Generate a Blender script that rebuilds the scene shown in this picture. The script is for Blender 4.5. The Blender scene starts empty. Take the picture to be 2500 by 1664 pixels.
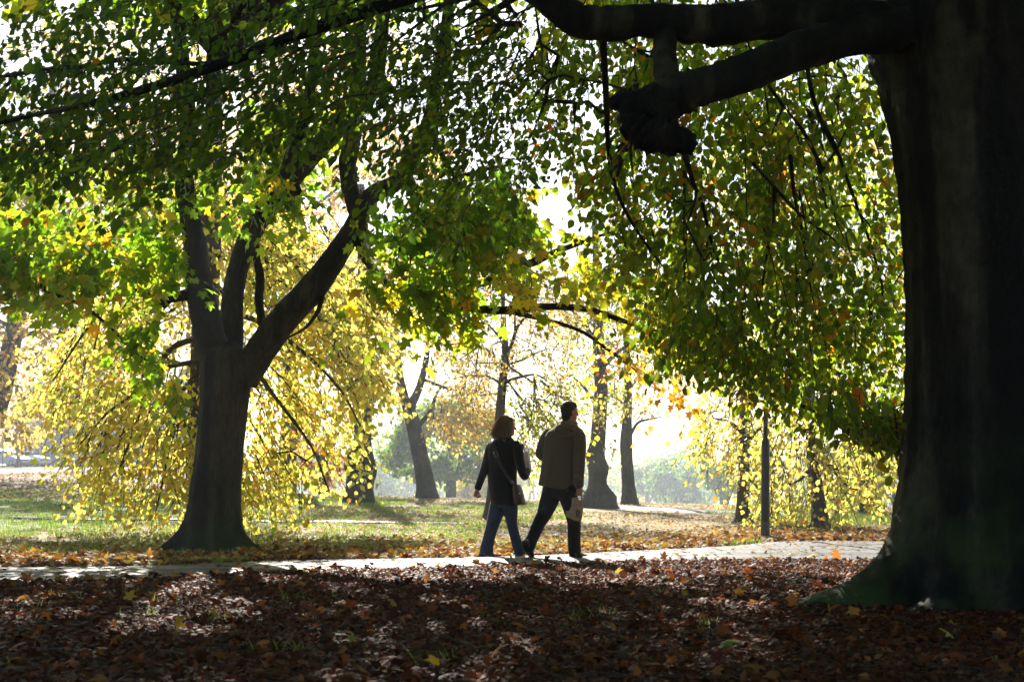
import bpy, bmesh, math, random
import numpy as np
from math import radians, sin, cos, pi, atan, sqrt
from mathutils import Vector, Matrix

C = bpy.context.scene.collection
SC = bpy.context.scene

# ---------------------------------------------------------------- camera, sky, sun, exposure
F = 3472.0                      # focal length in photo pixels (photo is 2500 px wide)
CZ = 0.93
TH = atan((1165 - 832) / F)
cam_d = bpy.data.cameras.new("camera")
cam = bpy.data.objects.new("camera", cam_d); C.objects.link(cam)
cam.location = (0, 0, CZ)
cam.rotation_euler = (pi / 2 + TH, 0, 0)
cam_d.sensor_width = 36.0; cam_d.lens = 36.0 * F / 2500.0
cam_d.clip_start = 0.1; cam_d.clip_end = 2000
cam_d.dof.use_dof = True; cam_d.dof.focus_distance = 16.5; cam_d.dof.aperture_fstop = 4.0
SC.camera = cam

SUN_EL, SUN_AZ = radians(33), radians(-10)      # azimuth measured from +Y towards +X
w = bpy.data.worlds.new("World"); SC.world = w; w.use_nodes = True
nt = w.node_tree; bgn = nt.nodes["Background"]
sky = nt.nodes.new("ShaderNodeTexSky"); sky.sky_type = 'NISHITA'; sky.sun_disc = False
sky.sun_elevation = SUN_EL; sky.sun_rotation = SUN_AZ
sky.air_density = 1.0; sky.dust_density = 1.0; sky.ozone_density = 1.0
nt.links.new(sky.outputs[0], bgn.inputs[0]); bgn.inputs[1].default_value = 0.05
sun_d = bpy.data.lights.new("sun", 'SUN'); sun_d.energy = 5.0; sun_d.angle = radians(0.5); sun_d.color = (1, 0.94, 0.84)
sun = bpy.data.objects.new("sun", sun_d); C.objects.link(sun)
SD = Vector((sin(SUN_AZ) * cos(SUN_EL), cos(SUN_AZ) * cos(SUN_EL), sin(SUN_EL)))
sun.rotation_euler = SD.to_track_quat('Z', 'Y').to_euler(); sun.location = (-10, 60, 40)
SC.view_settings.view_transform = 'Standard'; SC.view_settings.look = 'None'
SC.view_settings.exposure = 1.65; SC.view_settings.gamma = 1.0
SC.render.engine = 'CYCLES'
SC.cycles.use_denoising = True
SC.cycles.max_bounces = 6; SC.cycles.diffuse_bounces = 3; SC.cycles.glossy_bounces = 2
SC.cycles.transmission_bounces = 4; SC.cycles.volume_bounces = 1; SC.cycles.transparent_max_bounces = 8
SC.cycles.sample_clamp_indirect = 6.0; SC.cycles.caustics_reflective = False; SC.cycles.caustics_refractive = False

# ---------------------------------------------------------------- helpers
def W(px, py, d):
    """the point at distance d along the view axis seen at photo pixel (px, py)"""
    u = (px - 1250) / F; v = (832 - py) / F
    yy = cos(TH) - v * sin(TH); t = d / yy
    return np.array((t * u, d, CZ + t * (sin(TH) + v * cos(TH))))

def pix(P):
    x, y, z = P[..., 0], P[..., 1], P[..., 2] - CZ
    f = y * cos(TH) + z * sin(TH); v = -y * sin(TH) + z * cos(TH)
    return 1250 + F * x / f, 832 - F * v / f

def sstep(a, b, x):
    t = np.clip((x - a) / (b - a), 0, 1); return t * t * (3 - 2 * t)

def gz(x, y):
    x = np.asarray(x, float); y = np.asarray(y, float)
    f = np.clip(0.25 - 0.03 * x, -0.12, 0.9)
    z = sstep(20, 60, y) * f
    z = z + 0.0145 * np.clip(y - 60, 0, 80) * sstep(-.13, -.2, x / np.maximum(y, 1))
    z = z - 6.5 * sstep(47, 120, y) * sstep(-.2, -.14, x / np.maximum(y, 1))
    z = z + 0.012 * np.sin(1.7 * x + 0.6) * np.sin(1.3 * y + 1.1) * sstep(2.2, 3.2, np.abs(y - (16.2 + 0.12 * x)))
    return z

def tag(o, label=None, cat=None, group=None, kind=None):
    if label: o["label"] = label
    if cat: o["category"] = cat
    if group: o["group"] = group
    if kind: o["kind"] = kind
    return o

def empty(name, loc, rz=0.0):
    o = bpy.data.objects.new(name, None); C.objects.link(o)
    o.location = tuple(loc); o.rotation_euler = (0, 0, rz); o.empty_display_size = 0.3
    return o

def np_mesh(name, V, Fc, mat=None, parent=None, col=None, smooth=False, off=None):
    """mesh from an array of vertices and an (n,3) or (n,4) array of faces (or a list of such)"""
    V = np.ascontiguousarray(V, dtype=np.float32)
    if off is not None: V = V - np.asarray(off, np.float32)
    Fs = Fc if isinstance(Fc, list) else [Fc]
    Fs = [np.asarray(f, np.int32) for f in Fs if len(f)]
    me = bpy.data.meshes.new(name)
    me.vertices.add(len(V)); me.vertices.foreach_set("co", V.ravel())
    nl = sum(f.size for f in Fs); me.loops.add(nl)
    me.loops.foreach_set("vertex_index", np.concatenate([f.ravel() for f in Fs]))
    npoly = sum(len(f) for f in Fs); me.polygons.add(npoly)
    sizes = np.concatenate([np.full(len(f), f.shape[1], np.int32) for f in Fs])
    st = np.concatenate([[0], np.cumsum(sizes)[:-1]]).astype(np.int32)
    me.polygons.foreach_set("loop_start", st)
    if smooth: me.polygons.foreach_set("use_smooth", np.ones(npoly, bool))
    me.update(calc_edges=True); me.validate()
    if col is not None:
        a = me.color_attributes.new("Col", 'FLOAT_COLOR', 'POINT')
        c4 = np.ones((len(V), 4), np.float32); c4[:, :3] = col
        a.data.foreach_set("color", c4.ravel())
    if mat: me.materials.append(mat)
    o = bpy.data.objects.new(name, me); C.objects.link(o)
    if parent: o.parent = parent
    return o

# ---------------------------------------------------------------- materials
def nmat(name):
    m = bpy.data.materials.new(name); m.use_nodes = True
    return m, m.node_tree, m.node_tree.nodes["Principled BSDF"]

def N_(t, kind, **kw):
    n = t.nodes.new(kind)
    for k, v in kw.items():
        if k in n.inputs: n.inputs[k].default_value = v
        else: setattr(n, k, v)
    return n

def ramp(t, stops, interp='LINEAR'):
    r = t.nodes.new("ShaderNodeValToRGB"); r.color_ramp.interpolation = interp
    e = r.color_ramp.elements
    while len(e) < len(stops): e.new(0.5)
    for el, (p, c) in zip(e, stops): el.position = p; el.color = (*c, 1)
    return r

def mat_plain(name, col, rough=0.6, noise=0.25, scale=30, metal=0.0, bump=0.15, spec=0.4):
    m, t, b = nmat(name)
    tc = N_(t, "ShaderNodeTexCoord"); n = N_(t, "ShaderNodeTexNoise", Scale=scale, Detail=4.0)
    t.links.new(tc.outputs["Object"], n.inputs["Vector"])
    r = ramp(t, [(0.3, tuple(c * (1 - noise) for c in col)), (0.7, tuple(min(1, c * (1 + noise)) for c in col))])
    t.links.new(n.outputs[0], r.inputs[0]); t.links.new(r.outputs[0], b.inputs["Base Color"])
    b.inputs["Roughness"].default_value = rough; b.inputs["Metallic"].default_value = metal
    b.inputs["Specular IOR Level"].default_value = spec
    if bump:
        bp = N_(t, "ShaderNodeBump", Strength=bump, Distance=0.01)
        t.links.new(n.outputs[0], bp.inputs["Height"]); t.links.new(bp.outputs[0], b.inputs["Normal"])
    return m

def mat_leaf(name, gain=(4.0, 3.5, 1.4), fac=0.6, rough=0.4, spec=0.35):
    m, t, b = nmat(name)
    a = N_(t, "ShaderNodeAttribute", attribute_name="Col")
    mx = N_(t, "ShaderNodeMix", data_type='RGBA', blend_type='MULTIPLY'); mx.inputs[0].default_value = 1
    t.links.new(a.outputs["Color"], mx.inputs[6]); mx.inputs[7].default_value = (*gain, 1)
    tr = N_(t, "ShaderNodeBsdfTranslucent"); t.links.new(mx.outputs[2], tr.inputs["Color"])
    t.links.new(a.outputs["Color"], b.inputs["Base Color"])
    b.inputs["Roughness"].default_value = rough; b.inputs["Specular IOR Level"].default_value = spec
    ms = N_(t, "ShaderNodeMixShader"); ms.inputs[0].default_value = fac
    t.links.new(b.outputs[0], ms.inputs[1]); t.links.new(tr.outputs[0], ms.inputs[2])
    t.links.new(ms.outputs[0], t.nodes["Material Output"].inputs["Surface"])
    return m

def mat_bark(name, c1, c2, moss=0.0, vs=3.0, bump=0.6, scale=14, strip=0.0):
    m, t, b = nmat(name)
    tc = N_(t, "ShaderNodeTexCoord"); mp = N_(t, "ShaderNodeMapping"); mp.inputs["Scale"].default_value = (vs, vs, 1)
    t.links.new(tc.outputs["Object"], mp.inputs["Vector"])
    n = N_(t, "ShaderNodeTexNoise", Scale=scale / vs, Detail=8.0, Roughness=0.65); t.links.new(mp.outputs[0], n.inputs["Vector"])
    n2 = N_(t, "ShaderNodeTexNoise", Scale=1.6, Detail=3.0); t.links.new(tc.outputs["Object"], n2.inputs["Vector"])
    r = ramp(t, [(0.3, c1), (0.68, c2)]); t.links.new(n.outputs[0], r.inputs[0])
    mx = N_(t, "ShaderNodeMix", data_type='RGBA', blend_type='MULTIPLY'); mx.inputs[0].default_value = 0.7
    r2 = ramp(t, [(0.35, (0.45, 0.45, 0.45)), (0.65, (1.25, 1.2, 1.1))]); t.links.new(n2.outputs[0], r2.inputs[0])
    t.links.new(r.outputs[0], mx.inputs[6]); t.links.new(r2.outputs[0], mx.inputs[7])
    last = mx.outputs[2]
    if strip:     # long pale and dark strips in the bark colour, imitating lit trunk facets
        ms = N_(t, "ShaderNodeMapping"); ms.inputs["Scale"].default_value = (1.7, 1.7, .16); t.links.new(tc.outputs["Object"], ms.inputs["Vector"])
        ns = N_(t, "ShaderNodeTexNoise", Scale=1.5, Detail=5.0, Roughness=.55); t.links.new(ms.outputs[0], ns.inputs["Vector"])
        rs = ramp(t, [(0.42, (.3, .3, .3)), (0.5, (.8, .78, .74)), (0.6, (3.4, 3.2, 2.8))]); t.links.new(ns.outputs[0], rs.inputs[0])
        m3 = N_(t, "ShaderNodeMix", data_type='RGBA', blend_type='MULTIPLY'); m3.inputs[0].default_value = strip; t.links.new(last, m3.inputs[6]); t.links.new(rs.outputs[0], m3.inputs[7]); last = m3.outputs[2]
    if moss:
        geo = N_(t, "ShaderNodeNewGeometry"); sx = N_(t, "ShaderNodeSeparateXYZ"); t.links.new(geo.outputs["Position"], sx.inputs[0])
        mr = N_(t, "ShaderNodeMapRange"); mr.inputs[1].default_value = 1.3; mr.inputs[2].default_value = 0.0
        mr.inputs[3].default_value = 0.0; mr.inputs[4].default_value = moss; t.links.new(sx.outputs[2], mr.inputs[0])
        mm = N_(t, "ShaderNodeMath", operation='MULTIPLY'); t.links.new(mr.outputs[0], mm.inputs[0])
        r3 = ramp(t, [(0.42, (0, 0, 0)), (0.6, (1, 1, 1))]); t.links.new(n2.outputs[0], r3.inputs[0]); t.links.new(r3.outputs[0], mm.inputs[1])
        m2 = N_(t, "ShaderNodeMix", data_type='RGBA'); t.links.new(mm.outputs[0], m2.inputs[0]); t.links.new(last, m2.inputs[6])
        m2.inputs[7].default_value = (0.035, 0.06, 0.012, 1); last = m2.outputs[2]
    t.links.new(last, b.inputs["Base Color"]); b.inputs["Roughness"].default_value = 0.85; b.inputs["Specular IOR Level"].default_value = 0.2
    bp = N_(t, "ShaderNodeBump", Strength=bump, Distance=0.03); t.links.new(n.outputs[0], bp.inputs["Height"]); t.links.new(bp.outputs[0], b.inputs["Normal"])
    return m

M_LEAF = mat_leaf("green_leaf")
M_YLEAF = mat_leaf("yellow_leaf", gain=(2.5, 2.5, 1.6), fac=0.6)
M_LITTER = mat_leaf("fallen_leaf", gain=(1.5, 1.3, 1.0), fac=0.3, rough=0.6, spec=0.06)
M_GRASS = mat_leaf("grass_blade", gain=(2.0, 2.2, 1.2), fac=0.4, rough=0.5)
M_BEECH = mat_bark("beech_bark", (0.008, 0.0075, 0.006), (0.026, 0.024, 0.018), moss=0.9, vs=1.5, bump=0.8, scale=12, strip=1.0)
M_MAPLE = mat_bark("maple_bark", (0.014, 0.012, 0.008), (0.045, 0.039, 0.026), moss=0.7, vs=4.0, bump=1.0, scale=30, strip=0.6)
M_BARK = mat_bark("lime_bark", (0.035, 0.03, 0.024), (0.09, 0.08, 0.062), vs=3.0, bump=0.6, scale=18)
M_TWIG = mat_plain("twig_bark", (0.035, 0.028, 0.02), rough=0.9, scale=20, bump=0)

# ---------------------------------------------------------------- wood: tubes and growth
def catmull(P, R, n=10):
    P = np.asarray(P, float); R = np.asarray(R, float)
    Pe = np.vstack([2 * P[0] - P[1], P, 2 * P[-1] - P[-2]]); Re = np.concatenate([[R[0]], R, [R[-1]]])
    out = []; ro = []
    for i in range(1, len(Pe) - 2):
        for k in range(n):
            t = k / n; a, b, c, d = Pe[i - 1], Pe[i], Pe[i + 1], Pe[i + 2]
            out.append(0.5 * (2 * b + (c - a) * t + (2 * a - 5 * b + 4 * c - d) * t * t + (3 * b - a - 3 * c + d) * t ** 3))
            ro.append(Re[i] * (1 - t) + Re[i + 1] * t)
    out.append(P[-1]); ro.append(R[-1])
    return np.array(out), np.array(ro)

def tube_arrays(chains, k=4, rough=0.0, rng=None, cap=True):
    Vs, Q, T = [], [], []; base = 0
    ang = np.arange(k) * 2 * pi / k; ca, sa = np.cos(ang), np.sin(ang)
    for P, R in chains:
        n = len(P)
        tg = np.gradient(P, axis=0); tg /= np.linalg.norm(tg, axis=1, keepdims=True) + 1e-9
        mean = tg.mean(0); ref = np.eye(3)[np.argmin(np.abs(mean))]
        u = np.cross(tg, ref); u /= np.linalg.norm(u, axis=1, keepdims=True) + 1e-9
        v = np.cross(tg, u)
        rr = R[:, None] * np.ones((1, k))
        if rough:
            h = rng.normal(0, 1, (n, k)); h = (h + np.roll(h, 1, 1) + np.roll(h, 1, 0)) / 1.7; rr = rr * (1 + rough * h)
        V = P[:, None, :] + rr[..., None] * (ca[None, :, None] * u[:, None, :] + sa[None, :, None] * v[:, None, :])
        Vs.append(V.reshape(-1, 3))
        i = np.arange(n - 1)[:, None] * k; j = np.arange(k)[None, :]; j2 = (j + 1) % k
        Q.append((np.stack([i + j, i + j2, i + k + j2, i + k + j], -1) + base).reshape(-1, 4))
        if cap:
            Vs.append(P[-1:] + tg[-1:] * R[-1] * 0.6); e = base + n * k
            T.append(np.stack([base + (n - 1) * k + np.arange(k), base + (n - 1) * k + (np.arange(k) + 1) % k, np.full(k, e)], -1))
            base = e + 1
        else: base += n * k
    return np.vstack(Vs), [np.vstack(Q)] + ([np.vstack(T)] if T else [])

def grow(limbs, S, E, seg=0.35, r_tip=0.0035, expo=2.3, rng=None, wob=0.06):
    """limbs: list of (P,R); S,E: start and end of every leafy spray.  Returns tube chains that join each spray to the nearest wood."""
    pos, par, dirs, lr = [], [], [], []
    for P, R in limbs:
        L = np.linalg.norm(np.diff(P, axis=0), axis=1); s = np.concatenate([[0], np.cumsum(L)])
        m = max(2, int(s[-1] / seg)); q = np.linspace(0, s[-1], m)
        pp = np.stack([np.interp(q, s, P[:, c]) for c in range(3)], -1); rr = np.interp(q, s, R)
        dd = np.gradient(pp, axis=0); dd /= np.linalg.norm(dd, axis=1, keepdims=True) + 1e-9
        for a in range(m): pos.append(pp[a]); par.append(-1); dirs.append(dd[a]); lr.append(rr[a])
    nl = len(pos); cap = nl + len(S) * 40
    POS = np.full((cap, 3), 1e6); POS[:nl] = pos; n = nl
    DIR = np.zeros((cap, 3)); DIR[:nl] = dirs; PAR = np.full(cap, -1, int)
    d0 = np.array([np.min(np.sum((POS[:nl] - s) ** 2, 1)) for s in S]); order = np.argsort(d0)
    chains_idx = []
    for ii in order:
        a, e = S[ii], E[ii]
        df = a - POS[:n]; dd = np.sqrt(np.sum(df * df, 1)) + 1e-6
        cosv = np.sum(df * DIR[:n], 1) / dd
        j = int(np.argmin(dd * (1.25 - 0.35 * cosv)))
        p = POS[j]; dist = dd[j]; ed = (e - a); L = np.linalg.norm(ed) + 1e-9; ed = ed / L
        m = max(2, int(math.ceil(dist / seg)) + 1); t = np.linspace(0, 1, m)[1:, None]
        b1 = p + (DIR[j] * 0.5 + (a - p) / dist * 0.5) * dist * 0.35; b2 = a - ed * min(dist * 0.35, 0.5)
        c = (1 - t) ** 3 * p + 3 * (1 - t) ** 2 * t * b1 + 3 * (1 - t) * t * t * b2 + t ** 3 * a
        c = c + rng.normal(0, wob, c.shape) * np.minimum(1, dist) * np.sin(pi * t)
        ms = max(2, int(L / seg)); ts = np.linspace(0, 1, ms + 1)[1:, None]
        c = np.vstack([c, a + (e - a) * ts])
        k = len(c)
        if n + k >= cap: break
        POS[n:n + k] = c; PAR[n] = j; PAR[n + 1:n + k] = np.arange(n, n + k - 1)
        dc = np.diff(np.vstack([p, c]), axis=0); DIR[n:n + k] = dc / (np.linalg.norm(dc, axis=1, keepdims=True) + 1e-9)
        chains_idx.append((j, n, n + k)); n += k
    cnt = np.zeros(n)
    isend = np.zeros(n, bool)
    for j, a, b in chains_idx: isend[b - 1] = True
    for i in range(n - 1, nl - 1, -1):
        if isend[i]: cnt[i] += 1
        if PAR[i] >= nl: cnt[PAR[i]] += cnt[i]
    RAD = r_tip * np.maximum(cnt, 1) ** (1 / expo)
    out = []
    for j, a, b in chains_idx:
        P = np.vstack([POS[j:j + 1], POS[a:b]]); R = np.concatenate([[RAD[a]], RAD[a:b]])
        if j < nl: R = np.minimum(R, lr[j] * 0.75)
        out.append((P, R))
    return out

# ---------------------------------------------------------------- leaves
def tmpl_maple(curl=0.12):
    h = [(0.10, -0.03), (0.30, -0.10), (0.44, 0.10), (0.27, 0.24), (0.40, 0.40), (0.58, 0.66), (0.36, 0.60), (0.21, 0.55), (0.20, 0.78)]
    out = [(0, 0.02)] + h + [(0, 1.0)] + [(-x, y) for x, y in reversed(h)]
    V = [(0, 0.36)] + out; V = np.array([(x, y, -curl * 2.0 * (x * x) - curl * (y - 0.36) ** 2 * 1.2) for x, y in V])
    n = len(out); T = np.array([(0, 1 + i, 1 + (i + 1) % n) for i in range(n)])
    return V, T
def tmpl_oval(wd=0.3, fold=0.1, curl=0.12, k=3):
    ys = np.linspace(0, 1, k + 2); ws = wd * np.sin(pi * ys ** 0.85) ** 0.8; ws[0] = ws[-1] = 0
    V = [(0, 0, 0)]; T = []
    mid = [0]
    for i in range(1, k + 1):
        z = -curl * (ys[i]) ** 2
        b = len(V); V += [(0, ys[i], z), (ws[i], ys[i], z + fold), (-ws[i], ys[i], z + fold)]
        if i == 1: T += [(0, b + 1, b), (0, b, b + 2)]
        else:
            p = b - 3; T += [(p, p + 1, b + 1), (p, b + 1, b), (p, b, b + 2), (p, b + 2, p + 2)]
    e = len(V); V.append((0, 1, -curl)); p = e - 3; T += [(p, p + 1, e), (p, e, p + 2)]
    return np.array(V, float), np.array(T)
def tmpl_rhomb(wd=0.36, fold=0.08):
    V = np.array([(0, 0, 0), (wd, 0.45, fold), (0, 1, 0), (-wd, 0.45, fold)], float); return V, np.array([(0, 1, 2), (0, 2, 3)])
MAPLE = tmpl_maple(); OVAL = tmpl_oval(); BROAD = tmpl_oval(0.42, 0.08, 0.1); RHOMB = tmpl_rhomb()

def nrm(a): return a / (np.linalg.norm(a, axis=-1, keepdims=True) + 1e-9)

def leaf_arrays(P, A, Nn, S, col, tmpl):
    A = nrm(A); Nn = nrm(Nn - A * np.sum(A * Nn, -1, keepdims=True)); B = np.cross(A, Nn)
    tv, tt = tmpl; n = len(P); k = len(tv)
    V = P[:, None] + S[:, None, None] * (tv[None, :, 0:1] * B[:, None] + tv[None, :, 1:2] * A[:, None] + tv[None, :, 2:3] * Nn[:, None])
    T = (tt[None] + (np.arange(n) * k)[:, None, None]).reshape(-1, 3)
    return V.reshape(-1, 3), T, np.repeat(col, k, 0)

def palette(pal, n, rng, base=None, keep=0.7, jit=0.22):
    cols = np.array([p[:3] for p in pal]); wt = np.array([p[3] for p in pal]); wt = wt / wt.sum()
    idx = rng.choice(len(cols), n, p=wt)
    if base is not None: idx = np.where(rng.random(n) < keep, base, idx)
    c = cols[idx] * np.exp(rng.normal(0, jit, (n, 1))) * (1 + rng.normal(0, 0.06, (n, 3)))
    return np.clip(c, 0.002, 0.9)

G_DARK = [(.034, .075, .01, 3), (.045, .095, .012, 4), (.066, .11, .013, 3), (.09, .12, .015, 1), (.2, .11, .015, .12)]
G_MAPLE = [(.07, .145, .013, 3), (.095, .17, .015, 4), (.14, .185, .018, 3), (.26, .22, .02, .9), (.36, .2, .02, .25)]
G_CURT = [(.075, .135, .013, 3), (.095, .155, .015, 4), (.14, .165, .018, 2.5), (.2, .17, .02, .8), (.28, .12, .015, .35)]
YEL = [(.4, .34, .09, 4), (.37, .33, .1, 3), (.27, .29, .055, 3), (.42, .3, .08, 1.5), (.36, .18, .03, .2)]
GOLD = [(.34, .25, .09, 4), (.36, .24, .07, 3), (.28, .22, .08, 3), (.3, .16, .05, 1.5), (.22, .2, .06, 1.5)]
ORNG = [(.36, .22, .05, 3), (.34, .15, .03, 2.5), (.3, .22, .06, 2), (.2, .17, .04, 1)]
YGRN = [(.2, .22, .025, 4), (.3, .26, .03, 3), (.14, .18, .02, 3), (.36, .22, .03, 1)]

def vnoise(P, f, seed):
    r = np.random.default_rng(seed); acc = np.zeros(len(P))
    for k in range(5):
        d = r.normal(0, 1, 3); d /= np.linalg.norm(d); acc += np.sin(P @ d * f * (0.7 + 0.25 * k) + r.uniform(0, 6.28))
    return acc / 2.2

def inpoly(px, py, poly):
    poly = np.asarray(poly, float); x0, y0 = poly[:, 0], poly[:, 1]; x1, y1 = np.roll(x0, -1), np.roll(y0, -1)
    c = np.zeros(len(px), int)
    for a, b, d, e in zip(x0, y0, x1, y1):
        if b == e: continue
        c += ((b > py) != (e > py)) & (px < (d - a) * (py - b) / (e - b) + a)
    return c % 2 == 1

def region(poly, d0, d1, n, rng, gap=-0.9, f=1.6, seed=1):
    """n spray positions in the space behind an outline, with clumps and gaps"""
    poly = np.asarray(poly, float); lo, hi = poly.min(0), poly.max(0); out = np.zeros((0, 3)); tries = 0
    while len(out) < n and tries < 30:
        m = n * 2; px = rng.uniform(lo[0], hi[0], m); py = rng.uniform(lo[1], hi[1], m); d = rng.uniform(d0, d1, m)
        ok = inpoly(px, py, poly); px, py, d = px[ok], py[ok], d[ok]
        u = (px - 1250) / F; v = (832 - py) / F; t = d / (cos(TH) - v * sin(TH))
        P = np.stack([t * u, d, CZ + t * (sin(TH) + v * cos(TH))], -1)
        P = P[vnoise(P, f, seed) > gap]; out = np.vstack([out, P]); tries += 1
    return out[:n]

def ball(c, r, n, rng, gap=-0.7, f=0.9, seed=1, shell=0.0):
    c = np.asarray(c, float); r = np.asarray(r, float); out = np.zeros((0, 3))
    while len(out) < n:
        q = rng.normal(0, 1, (n * 2, 3)); q /= np.linalg.norm(q, axis=1, keepdims=True)
        q *= (shell ** 3 + (1 - shell ** 3) * rng.random((n * 2, 1))) ** (1 / 3); P = c + q * r
        out = np.vstack([out, P[vnoise(P, f, seed) > gap]])
    return out[:n]

def sprays(S, center, rng, L=(0.4, 0.9), droop=0.7, out=0.8, bias=(0, 0, 0)):
    o = S - np.asarray(center); o[:, 2] *= 0.3; o = nrm(o)
    d = nrm(o * out + np.array([0, 0, -droop]) + np.asarray(bias) + rng.normal(0, 0.45, S.shape))
    return S + d * rng.uniform(L[0], L[1], (len(S), 1))

def leaf_on_sprays(S, E, per, size, pal, tmpl, rng, jit=0.25, hang=0.6, flat=0.5, spread=0.06, keep=0.7, jc=0.22):
    n = len(S) * per; i = np.repeat(np.arange(len(S)), per)
    t = np.tile(np.linspace(0.05, 1.03, per), len(S)) + rng.uniform(-0.04, 0.04, n)
    d = (E - S)[i]; dn = nrm(d); P = S[i] + d * t[:, None]
    up = np.array([0, 0, 1.0]); side = nrm(np.cross(dn, up + rng.normal(0, 0.35, (n, 3)))); sg = np.where(np.arange(n) % 2, 1, -1)[:, None]
    A = dn * 0.5 + side * sg * 0.9 + np.array([0, 0, -hang]) + rng.normal(0, 0.35, (n, 3))
    Nn = up * flat + rng.normal(0, 0.6, (n, 3))
    P = P + side * sg * spread * rng.uniform(0.3, 1.0, (n, 1)) + rng.normal(0, spread * 0.35, (n, 3))
    s = size * np.exp(rng.normal(0, jit, n))
    cols = np.array([p[:3] for p in pal]); wt = np.array([p[3] for p in pal]); wt = wt / wt.sum()
    base = rng.choice(len(cols), len(S), p=wt)[i]
    return leaf_arrays(P, A, Nn, s, palette(pal, n, rng, base, keep, jc), tmpl)

def join(parts):
    V, T, K = [], [], []; b = 0
    for v, t, k in parts: V.append(v); T.append(t + b); K.append(k); b += len(v)
    return np.vstack(V), np.vstack(T), np.vstack(K)

def trunk_mesh(name, pts, mat, parent, off, flare=(0.0, 0.5), lobes=None, flute=0.03, nf=5, k=28, seed=0, sub=10, burl=None):
    """loft of rings along (x,y,z,r) points; lobes = list of (angle, width, reach, height) root flares"""
    rng = np.random.default_rng(seed); pts = np.asarray(pts, float)
    P, R = catmull(pts[:, :3], pts[:, 3], sub)
    a = np.arange(k) * 2 * pi / k; ph = rng.uniform(0, 6.28, 4); zb = off[2]
    V = []
    for p, r in zip(P, R):
        h = max(p[2] - zb, 0)
        f = 1 + flute * np.sin(nf * a + ph[0] + 0.15 * h) + flute * 0.6 * np.sin((nf * 2 + 1) * a + ph[1] - 0.2 * h) + flute * 0.5 * np.sin(3 * a + ph[2] + h * 0.9) + rng.normal(0, 0.01, k)
        rr = r * f + flare[0] * math.exp(-h / flare[1])
        for (la, lw, reach, lh) in (lobes or []):
            da = np.angle(np.exp(1j * (a - la))); rr = rr + reach * np.exp(-(da / lw) ** 2) * math.exp(-h / lh)
        for (ba, bz, bw, bh) in (burl or []):
            da = np.angle(np.exp(1j * (a - ba))); rr = rr + bh * np.exp(-(da / 0.7) ** 2 - ((h - bz) / bw) ** 2)
        V.append(np.stack([p[0] + rr * np.cos(a), p[1] + rr * np.sin(a), np.full(k, p[2])], -1))
    n = len(V); V = np.vstack(V); i = np.arange(n - 1)[:, None] * k; j = np.arange(k)[None]; j2 = (j + 1) % k
    Q = np.stack([i + j, i + j2, i + k + j2, i + k + j], -1).reshape(-1, 4)
    V = np.vstack([V, P[-1:]]); T = np.stack([(n - 1) * k + np.arange(k), (n - 1) * k + (np.arange(k) + 1) % k, np.full(k, n * k)], -1)
    return np_mesh(name, V, [Q, T], mat, parent, smooth=True, off=off)

def limb(name, P, R, mat, parent, off, k=10, rough=0.05, seed=0, n=8):
    rng = np.random.default_rng(seed); P, R = catmull(P, R, n)
    V, Fc = tube_arrays([(P, R)], k, rough, rng)
    np_mesh(name, V, Fc, mat, parent, smooth=True, off=off)
    return P, R

def finish_tree(root, off, limbs, S, E, leaves, mat_leafs, rng, seg=0.35, r_tip=0.0035, kt=4, expo=2.3, wob=0.06, twig_mat=None):
    ch = grow(limbs, S, E, seg, r_tip, expo, rng, wob)
    V, Fc = tube_arrays(ch, kt, cap=False)
    np_mesh("twigs", V, Fc, twig_mat or M_TWIG, root, smooth=True, off=off)
    V, T, K = join(leaves)
    return np_mesh("crown", V, T, mat_leafs, root, col=K, off=off)

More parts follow.
